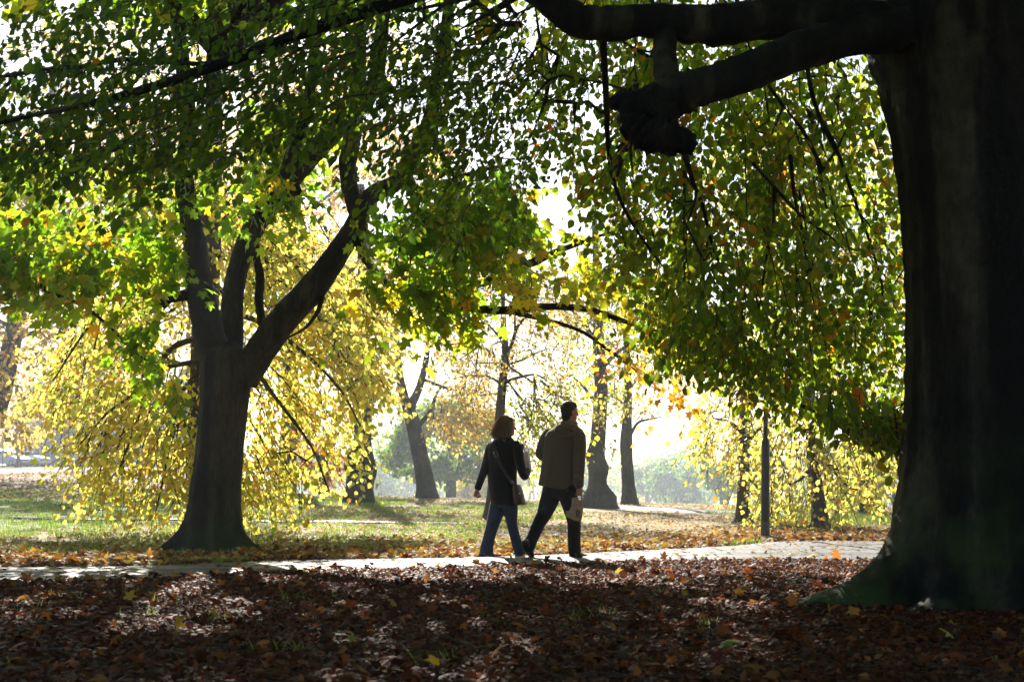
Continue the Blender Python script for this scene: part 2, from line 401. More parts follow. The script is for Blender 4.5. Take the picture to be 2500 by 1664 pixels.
# ================================================================ ground
def ground():
    ys = np.concatenate([np.arange(-24, 3, 1.5), np.arange(3, 26, 0.22), np.arange(26, 60, 0.7), np.geomspace(60, 480, 38)])
    xp = np.concatenate([np.arange(0, 10, 0.22), np.geomspace(10, 400, 40)]); xs = np.concatenate([-xp[:0:-1], xp])
    X, Y = np.meshgrid(xs, ys); Z = gz(X, Y); V = np.stack([X, Y, Z], -1).reshape(-1, 3)
    nx, ny = len(xs), len(ys); i = np.arange(ny - 1)[:, None] * nx; j = np.arange(nx - 1)[None]
    Q = np.stack([i + j, i + j + 1, i + nx + j + 1, i + nx + j], -1).reshape(-1, 4)
    m, t, b = nmat("ground_turf")
    tc = N_(t, "ShaderNodeTexCoord")
    n1 = N_(t, "ShaderNodeTexNoise", Scale=0.35, Detail=4.0); n2 = N_(t, "ShaderNodeTexNoise", Scale=9.0, Detail=6.0); n3 = N_(t, "ShaderNodeTexNoise", Scale=60.0, Detail=3.0)
    vo = N_(t, "ShaderNodeTexVoronoi", Scale=13.0); vo.inputs["Randomness"].default_value = 1
    for n in (n1, n2, n3, vo): t.links.new(tc.outputs["Object"], n.inputs["Vector"])
    grass = ramp(t, [(0.3, (0.05, 0.08, 0.018)), (0.5, (0.12, 0.16, 0.035)), (0.72, (0.22, 0.22, 0.08))]); t.links.new(n2.outputs[0], grass.inputs[0])
    sep = N_(t, "ShaderNodeSeparateColor"); t.links.new(vo.outputs["Color"], sep.inputs[0])
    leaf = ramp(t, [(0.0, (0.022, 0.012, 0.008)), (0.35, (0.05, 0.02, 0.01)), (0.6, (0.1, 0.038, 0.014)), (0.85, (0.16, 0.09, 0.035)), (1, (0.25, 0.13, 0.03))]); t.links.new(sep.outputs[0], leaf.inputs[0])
    tan = ramp(t, [(0.0, (0.14, 0.1, 0.045)), (0.4, (0.27, 0.2, 0.09)), (0.7, (0.36, 0.28, 0.13)), (1, (0.34, 0.19, 0.05))]); t.links.new(sep.outputs[1], tan.inputs[0])
    a = N_(t, "ShaderNodeAttribute", attribute_name="litter"); lawn = N_(t, "ShaderNodeAttribute", attribute_name="lawn")
    def mixc(f, c1, c2):
        mx = N_(t, "ShaderNodeMix", data_type='RGBA'); t.links.new(f, mx.inputs[0]); t.links.new(c1, mx.inputs[6]); t.links.new(c2, mx.inputs[7]); return mx.outputs[2]
    # how much of the lawn the tan leaves cover: patches
    ad = N_(t, "ShaderNodeMath", operation='ADD'); t.links.new(n1.outputs[0], ad.inputs[0]); t.links.new(lawn.outputs["Fac"], ad.inputs[1])
    su = N_(t, "ShaderNodeMath", operation='ADD'); t.links.new(ad.outputs[0], su.inputs[0])
    ms = N_(t, "ShaderNodeMath", operation='MULTIPLY'); t.links.new(sep.outputs[2], ms.inputs[0]); ms.inputs[1].default_value = 0.5; t.links.new(ms.outputs[0], su.inputs[1])
    th = ramp(t, [(0.62, (0, 0, 0)), (0.78, (1, 1, 1))]); t.links.new(su.outputs[0], th.inputs[0])
    c = mixc(th.outputs[0], grass.outputs[0], tan.outputs[0]); c = mixc(a.outputs["Fac"], c, leaf.outputs[0])
    t.links.new(c, b.inputs["Base Color"]); b.inputs["Roughness"].default_value = 0.8; b.inputs["Specular IOR Level"].default_value = 0.25
    hh = N_(t, "ShaderNodeMath", operation='ADD'); t.links.new(n3.outputs[0], hh.inputs[0]); t.links.new(vo.outputs["Distance"], hh.inputs[1])
    bp = N_(t, "ShaderNodeBump", Strength=0.8, Distance=0.04); t.links.new(hh.outputs[0], bp.inputs["Height"]); t.links.new(bp.outputs[0], b.inputs["Normal"])
    o = np_mesh("ground", V, Q, m, smooth=True)
    x, y = V[:, 0], V[:, 1]
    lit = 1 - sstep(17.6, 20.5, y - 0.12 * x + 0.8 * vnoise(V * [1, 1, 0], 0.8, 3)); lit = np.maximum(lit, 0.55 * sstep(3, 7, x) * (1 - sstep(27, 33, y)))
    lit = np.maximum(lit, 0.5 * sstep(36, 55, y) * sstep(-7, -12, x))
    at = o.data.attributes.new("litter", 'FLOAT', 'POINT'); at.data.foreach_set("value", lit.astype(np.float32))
    lw = 0.12 - 0.35 * sstep(-4, -9, x) * sstep(22, 26, y) * (1 - sstep(38, 44, y)) - 0.25 * sstep(43, 47, y)
    at = o.data.attributes.new("lawn", 'FLOAT', 'POINT'); at.data.foreach_set("value", lw.astype(np.float32))
    tag(o, kind="structure"); return o
ground()

# ---- asphalt path
PB = [(-16, 9.6), (-11, 11.2), (-4.62, 12.6), (-3.4, 13.1), (-2.33, 14.0), (-1.05, 14.5), (-0.13, 14.95), (0.84, 15.6), (2.3, 16.0), (3.3, 16.1), (4.2, 15.9), (6.5, 15.6), (10, 14.6), (18, 12.4)]
PT = [(-16, 12.1), (-11, 13.6), (-5.36, 14.9), (-3.85, 15.2), (-2.6, 16.1), (-1.15, 16.5), (-0.15, 16.85), (0.9, 17.6), (2.75, 19.4), (4.0, 21.2), (5.5, 21.2), (7.5, 21.0), (11, 20.6), (19, 19.2)]
def resample(P, m):
    P, _ = catmull(np.c_[P, np.zeros(len(P))], np.zeros(len(P)), 12); P = P[:, :2]
    s = np.concatenate([[0], np.cumsum(np.linalg.norm(np.diff(P, axis=0), axis=1))]); q = np.linspace(0, s[-1], m)
    return np.stack([np.interp(q, s, P[:, 0]), np.interp(q, s, P[:, 1])], -1)
PBr, PTr = resample(PB, 260), resample(PT, 260)
def mat_path(name="wet_asphalt", base=1.0, dry=False):
    m, t, b = nmat(name)
    tc = N_(t, "ShaderNodeTexCoord")
    n1 = N_(t, "ShaderNodeTexNoise", Scale=0.9, Detail=5.0, Roughness=0.6); n2 = N_(t, "ShaderNodeTexNoise", Scale=90.0, Detail=3.0); n3 = N_(t, "ShaderNodeTexNoise", Scale=6.0, Detail=5.0)
    mp = N_(t, "ShaderNodeMapping"); mp.inputs["Scale"].default_value = (0.5, 1.6, 1); t.links.new(tc.outputs["Object"], mp.inputs["Vector"])
    t.links.new(mp.outputs[0], n1.inputs["Vector"])
    for n in (n2, n3): t.links.new(tc.outputs["Object"], n.inputs["Vector"])
    r = ramp(t, [(0.36, (0.015, 0.014, 0.015)), (0.64, (0.085, 0.08, 0.08))]); t.links.new(n3.outputs[0], r.inputs[0]); t.links.new(r.outputs[0], b.inputs["Base Color"])
    r2 = ramp(t, [(0.4, (0.38, 0.38, 0.38)), (0.62, (0.7, 0.7, 0.7))]); t.links.new(n1.outputs[0], r2.inputs[0]); t.links.new(r2.outputs[0], b.inputs["Roughness"])
    b.inputs["Specular IOR Level"].default_value = 0.2
    ad = N_(t, "ShaderNodeMath", operation='ADD'); t.links.new(n2.outputs[0], ad.inputs[0]); t.links.new(n3.outputs[0], ad.inputs[1])
    bp = N_(t, "ShaderNodeBump", Strength=0.45, Distance=0.006); t.links.new(ad.outputs[0], bp.inputs["Height"]); t.links.new(bp.outputs[0], b.inputs["Normal"])
    return m
M_PATH = mat_path()
def path_strip(name, A, B, k=9, crown=0.035, edge=-0.012, mat=M_PATH):
    s = np.linspace(0, 1, k)[None, :, None]; P = A[:, None] * (1 - s) + B[:, None] * s
    z = gz(P[..., 0], P[..., 1]) + edge + (crown - edge) * (1 - (2 * s[..., 0] - 1) ** 4)
    V = np.concatenate([P, z[..., None]], -1).reshape(-1, 3); n = len(A); i = np.arange(n - 1)[:, None] * k; j = np.arange(k - 1)[None]
    Q = np.stack([i + j, i + k + j, i + k + j + 1, i + j + 1], -1).reshape(-1, 4)[:, ::-1]
    return tag(np_mesh(name, V, Q, mat, smooth=True), kind="structure")
path_strip("path", PBr, PTr)
def thin(pts, wd):
    c = resample(pts, 120); d = nrm(np.gradient(c, axis=0)); nn = np.stack([-d[:, 1], d[:, 0]], -1) * wd / 2; return c - nn, c + nn
path_strip("far_path", *thin([(-17, 30.5), (-9, 29.3), (-3.3, 28.4), (-0.9, 27.6)], .3))
path_strip("crest_path", *thin([(2.6, 42.5), (3.4, 41.0), (4.4, 38.6), (5.7, 37.0), (9, 35.5), (16, 34)], 1.7))

def on_path(x, y, mg=0.0):
    lo = np.interp(x, PBr[:, 0], PBr[:, 1]); hi = np.interp(x, PTr[:, 0], PTr[:, 1]); return (y > lo + mg) & (y < hi - mg)
def path_z(x, y):
    lo = np.interp(x, PBr[:, 0], PBr[:, 1]); hi = np.interp(x, PTr[:, 0], PTr[:, 1]); s = np.clip((y - lo) / (hi - lo), 0, 1)
    return gz(x, y) + np.where(on_path(x, y), -0.012 + 0.047 * (1 - (2 * s - 1) ** 4), 0)

# ================================================================ trees
def tree(name, x, y, label, group="trees in the park"):
    z = float(gz(x, y)); r = empty(name, (x, y, z)); tag(r, label, "tree", group); return r, np.array([x, y, z])

# ---- the great beech on the right
def beech():
    rng = np.random.default_rng(11); d = 10.8; x0 = (2472 - 1250) / F * d
    root, off = tree("beech_tree", x0, d, "huge dark beech in front at the right with spreading roots and long low limbs")
    prof = [(-0.25, .86), (0.0, .86), (.3, .85), (.76, .84), (1.42, .80), (2.24, .785), (2.97, .82), (3.5, .88), (4.0, .98), (4.4, 1.1), (4.9, 1.15), (5.6, .95), (6.6, .7)]
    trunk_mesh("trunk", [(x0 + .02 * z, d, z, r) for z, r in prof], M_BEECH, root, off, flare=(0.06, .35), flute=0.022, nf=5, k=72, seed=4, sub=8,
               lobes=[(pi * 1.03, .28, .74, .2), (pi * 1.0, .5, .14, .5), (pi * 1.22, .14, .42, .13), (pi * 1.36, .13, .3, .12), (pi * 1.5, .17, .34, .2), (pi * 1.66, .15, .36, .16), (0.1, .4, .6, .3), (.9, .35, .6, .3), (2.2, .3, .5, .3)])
    L = []
    def lb(pts, rad, **k):
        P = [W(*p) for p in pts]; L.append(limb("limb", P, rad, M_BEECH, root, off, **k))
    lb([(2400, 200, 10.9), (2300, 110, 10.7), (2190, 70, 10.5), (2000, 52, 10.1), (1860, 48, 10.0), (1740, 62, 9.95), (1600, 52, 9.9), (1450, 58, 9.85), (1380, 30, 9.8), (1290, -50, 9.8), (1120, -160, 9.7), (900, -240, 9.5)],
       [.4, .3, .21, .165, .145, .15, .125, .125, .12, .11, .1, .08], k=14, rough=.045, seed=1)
    lb([(2200, 70, 10.4), (2080, 88, 10.1), (1960, 122, 9.8), (1850, 165, 9.6), (1760, 198, 9.45), (1650, 228, 9.35), (1570, 262, 9.3), (1530, 285, 9.3)], [.17, .15, .14, .135, .13, .125, .125, .11], k=14, rough=.05, seed=2)
    # knobbly sawn stump where limb two was cut
    lb([(1700, 215, 9.4), (1610, 262, 9.28), (1560, 300, 9.22), (1590, 325, 9.2), (1650, 342, 9.2), (1690, 352, 9.25)], [.1, .13, .13, .115, .1, .06], k=22, rough=.17, seed=3, n=14)
    lb([(1625, 60, 9.9), (1622, 130, 9.7), (1630, 190, 9.5), (1650, 250, 9.4)], [.085, .085, .09, .1], k=10, seed=5)
    lb([(1540, 240, 9.3), (1505, 250, 9.3), (1495, 262, 9.3)], [.06, .05, .035], k=8, rough=.1, seed=6)
    lb([(2300, -60, 10.7), (2000, -190, 10), (1500, -220, 9.4), (1150, -60, 9.1), (900, 25, 9.0), (700, 95, 8.9), (560, 150, 8.8), (400, 203, 8.7), (250, 245, 8.6), (90, 280, 8.5), (-120, 330, 8.4)], [.3, .2, .11, .06, .045, .04, .034, .03, .022, .015, .008], k=10, seed=7)
    lb([(2330, 1120, 11.2), (2200, 1092, 11.7), (2140, 1075, 12.0), (2080, 1050, 12.3), (2010, 1008, 12.6), (1940, 985, 12.8)], [.09, .075, .06, .05, .035, .015], k=10, seed=8)
    lb([(2480, 280, 10.6), (2465, 180, 10.2), (2500, 60, 10.0), (2580, -60, 9.8), (2700, -260, 9.6)], [.4, .3, .24, .2, .15], k=12, seed=9)
    # hanging boughs of the leaf curtain
    for pts, r in [([(1470, 58, 10), (1480, 250, 11), (1483, 330, 11.5), (1495, 430, 11.8), (1532, 525, 12), (1595, 620, 12.2), (1650, 690, 12.4)], [0.0300, 0.0240, 0.0210, 0.0180, 0.0144, 0.0108, .003]),
                   ([(1660, 330, 9.5), (1690, 440, 11), (1715, 500, 11.5), (1740, 600, 11.8), (1775, 700, 12), (1790, 800, 12.2)], [0.0300, 0.0180, 0.0156, 0.0132, 0.0096, .003]),
                   ([(1980, 100, 10), (1972, 170, 10.8), (1995, 270, 11.3), (2040, 360, 11.8), (2080, 470, 12), (2130, 610, 12.2), (2155, 720, 12.3), (2130, 800, 12.4)], [0.0300, 0.0204, 0.0180, 0.0162, 0.0144, 0.0120, 0.0096, .003]),
                   ([(1930, 380, 11), (1940, 480, 11.4), (1960, 570, 11.8), (1975, 680, 12.1), (2000, 800, 12.5)], [0.0180, 0.0144, 0.0120, 0.0096, .003]),
                   ([(1840, 400, 11), (1950, 520, 11.7), (2030, 580, 12), (2080, 630, 12.3)], [0.0150, 0.0120, 0.0096, .003])]:
        lb(pts, r, k=7, seed=len(L))
    # boughs above the picture that carry the rest of the crown
    c = np.array([x0, d, 5.0])
    for a, el, ln in [(2.5, .55, 9), (1.6, .7, 9), (.9, .6, 8), (3.3, .6, 8), (4.2, .6, 8), (5.3, .6, 8), (0.1, .5, 8), (1.9, 1.2, 9)]:
        dv = np.array([cos(a) * cos(el), sin(a) * cos(el), sin(el)]); s = np.linspace(0, 1, 6)[:, None]
        L.append(limb("limb", c + dv * ln * s + np.array([0, 0, 1.0]) * np.sin(s * pi) * .6 + rng.normal(0, .12, (6, 3)) * s, np.linspace(.28, .05, 6), M_BEECH, root, off, k=8, seed=int(a * 10)))
    Ss, Es, lv = [], [], []
    def add(S, per, size, pal, tm, cen, Ls=(.4, .9), droop=.7, bias=(0, 0, 0), **k):
        E = sprays(S.copy(), cen, rng, Ls, droop, bias=bias); Ss.append(S); Es.append(E); lv.append(leaf_on_sprays(S, E, per, size, pal, tm, rng, **k))
    cur = [(1300, 0), (1330, -60), (1700, -60), (2100, 60), (2190, 240), (2230, 420), (2240, 560), (2245, 800), (2240, 1000), (2120, 960), (2020, 905), (1900, 890), (1780, 860), (1690, 810), (1610, 740), (1500, 600), (1400, 420), (1320, 300)]
    add(region(cur, 11.2, 14.6, 740, rng, -.4, 1.5, 5), 20, .064, G_CURT, BROAD, (x0 - 2, 10, 6), (.35, .75), .95, hang=.8, spread=.09)
    add(region([(1500, 300), (1800, 250), (2150, 400), (2200, 800), (1950, 850), (1700, 750), (1560, 600)], 11.0, 13.5, 90, rng, -.5, 1.8, 6), 14, .078, G_CURT, OVAL, (x0 - 2, 10, 6), (.4, .8), 1.2, hang=.8, spread=.08)
    add(region([(1580, 800), (1700, 800), (1780, 850), (1900, 910), (2000, 930), (2200, 1020), (2216, 970), (2000, 880), (1750, 770), (1650, 720)], 11.5, 14, 120, rng, -1, 1.8, 6), 14, .078, G_CURT, OVAL, (x0 - 2, 10, 6), (.3, .6), 1.2, hang=1.0)
    add(region([(1960, 940), (2100, 950), (2240, 980), (2225, 1060), (2120, 1050), (2010, 990)], 10.9, 11.7, 34, rng, -2, 1.8, 6), 13, .078, G_CURT, OVAL, (x0 - 2, 10, 6), (.25, .45), .8, hang=.8)
    up = [(-60, -60), (1300, -60), (1340, 130), (1290, 330), (1180, 430), (1050, 330), (900, 300), (760, 330), (640, 350), (560, 400), (420, 385), (330, 330), (230, 370), (120, 330), (-60, 360)]
    add(region(up, 8.2, 11.5, 345, rng, -.1, 1.3, 9), 21, .062, G_DARK, OVAL, (x0, 11, 7), (.4, .9), .35, bias=(-.5, 0, -.2), hang=.7)
    add(region([(-60, 150), (500, 120), (700, 200), (640, 380), (420, 400), (200, 380), (-60, 400)], 8.2, 10.5, 110, rng, -.4, 1.6, 19), 20, .064, G_DARK, OVAL, (x0, 11, 7), (.4, .9), .5, bias=(-.5, 0, -.3), hang=.8)
    add(region([(840, 60), (1500, -40), (1480, 250), (1330, 500), (1150, 560), (1000, 430), (880, 280)], 10.5, 14.5, 110, rng, -.2, 1.5, 12), 19, .064, G_DARK, OVAL, (x0, 11, 7), (.4, .9), .7, hang=.8)
    # crown above the frame
    S = ball((x0 - 1.5, 8.0, 8.6), (8.5, 7.5, 3.6), 2600, rng, -.7, .8, 3); S = S[S[:, 2] > CZ + .36 * np.maximum(S[:, 1], 4) + .35][:1500]
    add(S, 9, .22, G_DARK, RHOMB, (x0, 11, 6), (.5, 1.1), .4)
    # unseen hanging leaves added round the sides and behind to block sky light
    a = rng.uniform(pi * .98, pi * 2.05, 3000); rr = rng.uniform(9.5, 13, 3000); S = np.stack([x0 + rr * np.cos(a), d + rr * np.sin(a), rng.uniform(1.2, 9, 3000)], -1)
    S = S[((S[:, 1] < -3) | (np.abs(S[:, 0]) > .37 * np.maximum(S[:, 1], 0) + 5)) & (vnoise(S, .8, 15) > -.7)][:1500]
    add(S, 9, .2, G_DARK, RHOMB, (x0, 11, 6), (.6, 1.2), 1.3)
    finish_tree(root, off, L, np.vstack(Ss), np.vstack(Es), lv, M_LEAF, rng, seg=.3, r_tip=.0021, expo=2.25)
beech()

# ---- the forked maple on the left
def maple():
    rng = np.random.default_rng(21); d = 18.4; x0 = (525 - 1250) / F * d
    root, off = tree("maple_tree", x0, d, "forked maple with green leaves at the near edge of the path, left of the couple")
    def Z(py): return W(525, py, d)[2]
    rows = [(1352, 528, .40), (1330, 524, .385), (1290, 524, .335), (1240, 527, .318), (1180, 530, .312), (1100, 538, .300), (1000, 546, .305), (930, 550, .33), (890, 553, .345), (860, 553, .30), (835, 553, .16)]
    pts = [((px - 1250) / F * d, d, Z(py), r) for py, px, r in rows]
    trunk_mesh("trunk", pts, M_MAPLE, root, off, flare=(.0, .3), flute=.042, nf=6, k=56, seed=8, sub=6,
               lobes=[(pi * 1.02, .22, .38, .2), (pi * 1.2, .12, .26, .13), (pi * 1.4, .12, .2, .1), (pi * 1.6, .13, .22, .11), (pi * 1.78, .12, .34, .13), (pi * 1.93, .13, .3, .15), (0.05, .25, .2, .22), (pi * .5, .5, .3, .3)])
    L = []
    def lb(pts, rad, **k):
        L.append(limb("limb", [W(*p) for p in pts], rad, M_MAPLE, root, off, **k))
    lb([(535, 905, 18.4), (515, 830, 18.4), (498, 760, 18.4), (485, 690, 18.4), (478, 610, 18.45), (465, 540, 18.5), (450, 430, 18.6), (460, 300, 18.6), (445, 150, 18.6), (420, -80, 18.5), (400, -400, 18.4)], [.2, .2, .195, .175, .16, .14, .12, .11, .1, .08, .05], k=16, rough=.02, seed=1)
    lb([(560, 900, 18.5), (565, 800, 18.7), (568, 730, 18.8), (585, 640, 18.9), (625, 545, 19), (680, 470, 19), (745, 395, 19), (840, 295, 19.1), (905, 225, 19.2), (930, 100, 19.3), (945, -150, 19.4)], [.2, .155, .145, .14, .15, .16, .15, .135, .12, .1, .07], k=16, rough=.02, seed=2)
    lb([(590, 925, 18.35), (640, 850, 18.3), (695, 775, 18.25), (760, 705, 18.2), (810, 640, 18.2), (860, 560, 18.2), (905, 480, 18.3), (975, 440, 18.4), (1010, 380, 18.4), (1050, 290, 18.4), (1065, 200, 18.5), (1090, 50, 18.5), (1110, -200, 18.6)], [.22, .2, .195, .19, .16, .13, .12, .115, .11, .1, .085, .07, .05], k=16, rough=.02, seed=3)
    lb([(640, 790, 18.9), (632, 730, 19), (635, 680, 19), (625, 600, 19), (650, 520, 19)], [.06, .06, .06, .05, .04], k=8, seed=4)
    lb([(720, 470, 19), (700, 420, 19.1), (740, 300, 19.2), (760, 200, 19.2), (770, 60, 19.3)], [.11, .1, .085, .07, .05], k=10, seed=5)
    lb([(880, 560, 18.3), (850, 430, 18.5), (860, 330, 18.6), (875, 200, 18.7), (880, 60, 18.7)], [.1, .12, .12, .1, .08], k=10, seed=15)
    lb([(485, 715, 18.4), (440, 722, 18.3), (405, 728, 18.2), (350, 710, 18), (290, 706, 17.8)], [.09, .075, .06, .025, .015], k=8, seed=6)
    lb([(405, 728, 18.2), (397, 738, 18.1), (392, 742, 18.1)], [.075, .075, .06], k=8, seed=16)
    lb([(870, 580, 18.2), (900, 640, 17.9), (965, 708, 17.3), (1045, 738, 17), (1150, 752, 16.8), (1230, 757, 16.7), (1330, 748, 16.6), (1420, 752, 16.4), (1500, 775, 16.2), (1570, 800, 16), (1650, 815, 15.8)], [.07, .06, .055, .052, .05, .05, .045, .04, .032, .022, .006], k=8, seed=7)
    lb([(860, 560, 18.2), (960, 600, 17.8), (1060, 640, 17.5), (1160, 690, 17.4), (1215, 675, 17.3), (1300, 640, 17.2), (1370, 610, 17.1), (1480, 570, 17)], [.07, .05, .05, .045, .06, .055, .04, .015], k=8, seed=8)
    lb([(1230, 757, 16.7), (1400, 800, 16.6), (1480, 850, 16.5), (1560, 910, 16.4)], [.03, .024, .018, .01], k=6, seed=9)
    lb([(1045, 300, 18.4), (1090, 400, 17.8), (1120, 430, 17.6), (1200, 410, 17.5), (1270, 400, 17.4)], [.05, .04, .035, .025, .012], k=6, seed=10)
    lb([(470, 560, 18.5), (380, 560, 18), (250, 640, 17.4), (150, 655, 17.2), (0, 668, 17), (-120, 660, 17)], [.06, .05, .035, .03, .03, .02], k=7, seed=11)
    lb([(60, 668, 17), (120, 712, 17), (200, 745, 17), (270, 800, 17), (330, 860, 17), (400, 905, 17)], [.03, .026, .022, .018, .013, .008], k=6, seed=12)
    lb([(790, 690, 18.2), (780, 750, 18.1), (745, 800, 18), (690, 830, 17.9)], [.035, .03, .02, .01], k=6, seed=13)
    c = np.array([x0, d, 6.5])
    for a, el, ln in [(.4, .9, 7), (1.6, .8, 7), (2.7, .8, 7), (3.8, .7, 6), (4.8, .6, 6), (5.6, .8, 6)]:
        dv = np.array([cos(a) * cos(el), sin(a) * cos(el), sin(el)]); s = np.linspace(0, 1, 6)[:, None]
        L.append(limb("limb", c + dv * ln * s + rng.normal(0, .15, (6, 3)) * s, np.linspace(.13, .03, 6), M_MAPLE, root, off, k=7, seed=int(a * 10)))
    Ss, Es, lv = [], [], []
    def add(S, per, size, pal, tm, Ls=(.4, .9), droop=.6, bias=(0, 0, 0), **k):
        E = sprays(S.copy(), (x0, d, 6), rng, Ls, droop, bias=bias); Ss.append(S); Es.append(E); lv.append(leaf_on_sprays(S, E, per, size, pal, tm, rng, **k))
    kw = dict(hang=.7, flat=.55, spread=.1)
    add(region([(410, 440), (640, 420), (760, 470), (1000, 430), (1260, 440), (1280, 520), (1190, 570), (1130, 640), (1090, 760), (1030, 750), (950, 790), (880, 740), (800, 690), (740, 620), (640, 640), (560, 720), (500, 620)], 16.0, 17.7, 205, rng, -.3, 1.1, 31), 10, .125, G_MAPLE, MAPLE, **kw)
    add(region([(620, 250), (900, 200), (1050, 280), (1060, 480), (960, 540), (800, 560), (600, 460)], 19.3, 22.5, 80, rng, -.2, 1.1, 32), 10, .125, G_MAPLE, MAPLE, **kw)
    add(region([(-60, 520), (120, 500), (300, 560), (430, 520), (460, 610), (430, 660), (380, 680), (300, 640), (200, 690), (60, 670), (-60, 690)], 16.2, 18.5, 230, rng, -.5, 1.2, 33), 10, .125, G_MAPLE, MAPLE, **kw)
    add(region([(310, 780), (360, 790), (440, 880), (450, 960), (380, 920), (320, 860)], 16.8, 17.3, 16, rng, -2, 1, 34), 10, .12, G_MAPLE, MAPLE, (.25, .5), **kw)
    add(region([(-60, 360), (200, 380), (500, 350), (700, 300), (720, 420), (500, 520), (200, 520), (-60, 540)], 19.6, 23, 170, rng, -.3, 1.1, 35), 10, .125, G_MAPLE, MAPLE, **kw)
    add(region([(1180, 560), (1400, 540), (1560, 640), (1700, 760), (1620, 800), (1480, 780), (1380, 740), (1240, 720), (1160, 660)], 15.5, 17.6, 60, rng, -.3, 1.2, 36), 9, .11, YGRN, MAPLE, (.3, .7), **kw)
    add(region([(1380, 820), (1640, 840), (1700, 960), (1640, 1010), (1560, 960), (1440, 900)], 15.8, 16.6, 20, rng, -1, 1.2, 37), 9, .075, ORNG, MAPLE, (.3, .6), **kw)
    S = ball((x0 + 1.4, 18.6, 10), (8.5, 7.5, 3.9), 9000, rng, -.9, .8, 5); S = S[(S[:, 2] > CZ + .338 * S[:, 1] + .3) & (S[:, 1] - 1.54 * S[:, 2] < 9.6) & (S[:, 0] < 1.3)][:2500]  # unseen crown top added, cut along the sun's slope to shade the foreground
    add(S, 9, .24, G_MAPLE, RHOMB, (.5, 1.0))
    finish_tree(root, off, L, np.vstack(Ss), np.vstack(Es), lv, M_LEAF, rng, seg=.35, r_tip=.0024, expo=2.25)
maple()

# ---- a general builder for the trees behind
def back_tree(name, label, base, d, trunk, limbs, crowns, mat=None, seed=0, k=16, flare=(.12, .25), burl=None, seg=.5, r_tip=.005, bark=None, lobes=None, twig_mat=None):
    """base: (px, py) of the foot; trunk: [(px, py, r)...] up; limbs: [([(px,py,d)..],[r..])]; crowns: list of dicts"""
    rng = np.random.default_rng(seed); x0 = W(base[0], base[1], d)[0]
    root, off = tree(name, x0, d, label); bark = bark or M_BARK
    pts = []
    for q in trunk:
        p = W(q[0], q[1], d + (q[3] if len(q) > 3 else 0)); pts.append((p[0], p[1], p[2], q[2]))
    pts[0] = (pts[0][0], pts[0][1], min(pts[0][2], off[2]) - .15, pts[0][3])
    trunk_mesh("trunk", pts, bark, root, off, flare=flare, flute=.04, k=k, seed=seed, sub=6, burl=burl, lobes=lobes)
    L = [catmull([p[:3] for p in pts[len(pts) // 2:]], [p[3] for p in pts[len(pts) // 2:]], 4)]
    for n, (pp, rr) in enumerate(limbs): L.append(limb("limb", [W(*q) for q in pp], rr, bark, root, off, k=7, seed=seed + n, n=5))
    Ss, Es, lv = [], [], []
    for c in crowns:
        if "poly" in c: S = region(c["poly"], c["d"][0], c["d"][1], c["n"], rng, c.get("gap", -.6), c.get("f", .9), seed + 7)
        else: S = ball(c["ball"][0], c["ball"][1], c["n"], rng, c.get("gap", -.6), c.get("f", .8), seed + 7)
        if c.get("above"): S = S[S[:, 2] > CZ + .338 * S[:, 1]]
        E = sprays(S.copy(), (x0, d, off[2] + c.get("cz", 3.5)), rng, c.get("L", (.5, 1.1)), c.get("droop", .7))
        Ss.append(S); Es.append(E); lv.append(leaf_on_sprays(S, E, c["per"], c["size"], c["pal"], c.get("tm", RHOMB), rng, hang=c.get("hang", .8), spread=c.get("spread", .1), jc=c.get("jc", .22)))
    finish_tree(root, off, L, np.vstack(Ss), np.vstack(Es), lv, mat or M_YLEAF, rng, seg=seg, r_tip=r_tip, kt=3, wob=.1, twig_mat=twig_mat)
    return root

# bright lime behind the maple, branches sweeping to the grass
back_tree("lime_tree", "bright yellow lime whose drooping branches sweep the grass behind the forked maple", (500, 1265), 24.0,
    [(500, 1275, .3), (498, 1180, .26), (496, 1000, .24), (500, 800, .22), (510, 560, .2), (520, 300, .15), (520, 0, .1)],
    [([(498, 820, 24), (420, 850, 23.2), (370, 930, 22.6), (330, 1040, 22.2), (290, 1150, 22)], [.06, .05, .035, .025, .015]),
     ([(498, 880, 24), (400, 900, 22.8), (330, 960, 22.2), (260, 1010, 21.8), (190, 1090, 21.6)], [.05, .04, .03, .02, .012]),
     ([(497, 900, 24), (440, 960, 23), (420, 1050, 22.4), (400, 1160, 22.2), (380, 1250, 22)], [.05, .04, .03, .02, .012]),
     ([(500, 820, 24), (600, 880, 23.2), (680, 980, 22.6), (760, 1090, 22.3), (800, 1190, 22.2)], [.06, .045, .03, .02, .012]),
     ([(500, 760, 24), (620, 780, 23), (740, 860, 22.6), (830, 950, 22.4), (880, 1040, 22.3)], [.06, .045, .03, .02, .012]),
     ([(505, 650, 24), (380, 640, 23), (280, 720, 22.5), (200, 820, 22.2), (130, 930, 22)], [.06, .045, .03, .02, .012])],
    [dict(poly=[(200, 1110), (190, 1000), (230, 880), (300, 740), (420, 600), (600, 560), (760, 640), (880, 760), (930, 880), (880, 950), (890, 1020), (840, 1070), (780, 1140), (660, 1190), (560, 1210), (480, 1220), (380, 1210), (310, 1190), (250, 1170), (220, 1110)], d=(21.2, 25), n=850, per=14, size=.088, pal=YEL, tm=BROAD, droop=1.1, hang=.9, gap=-.4, f=1.6, spread=.13),
     dict(poly=[(130, 960), (140, 880), (230, 740), (420, 560), (560, 430), (760, 480), (900, 640), (950, 800), (880, 860), (700, 640), (420, 650), (240, 850), (160, 980)], d=(22.5, 26), n=420, per=13, size=.09, pal=YEL, tm=BROAD, droop=1.0, hang=.9, gap=-.4, spread=.13, f=1.2)], seed=41, k=18)

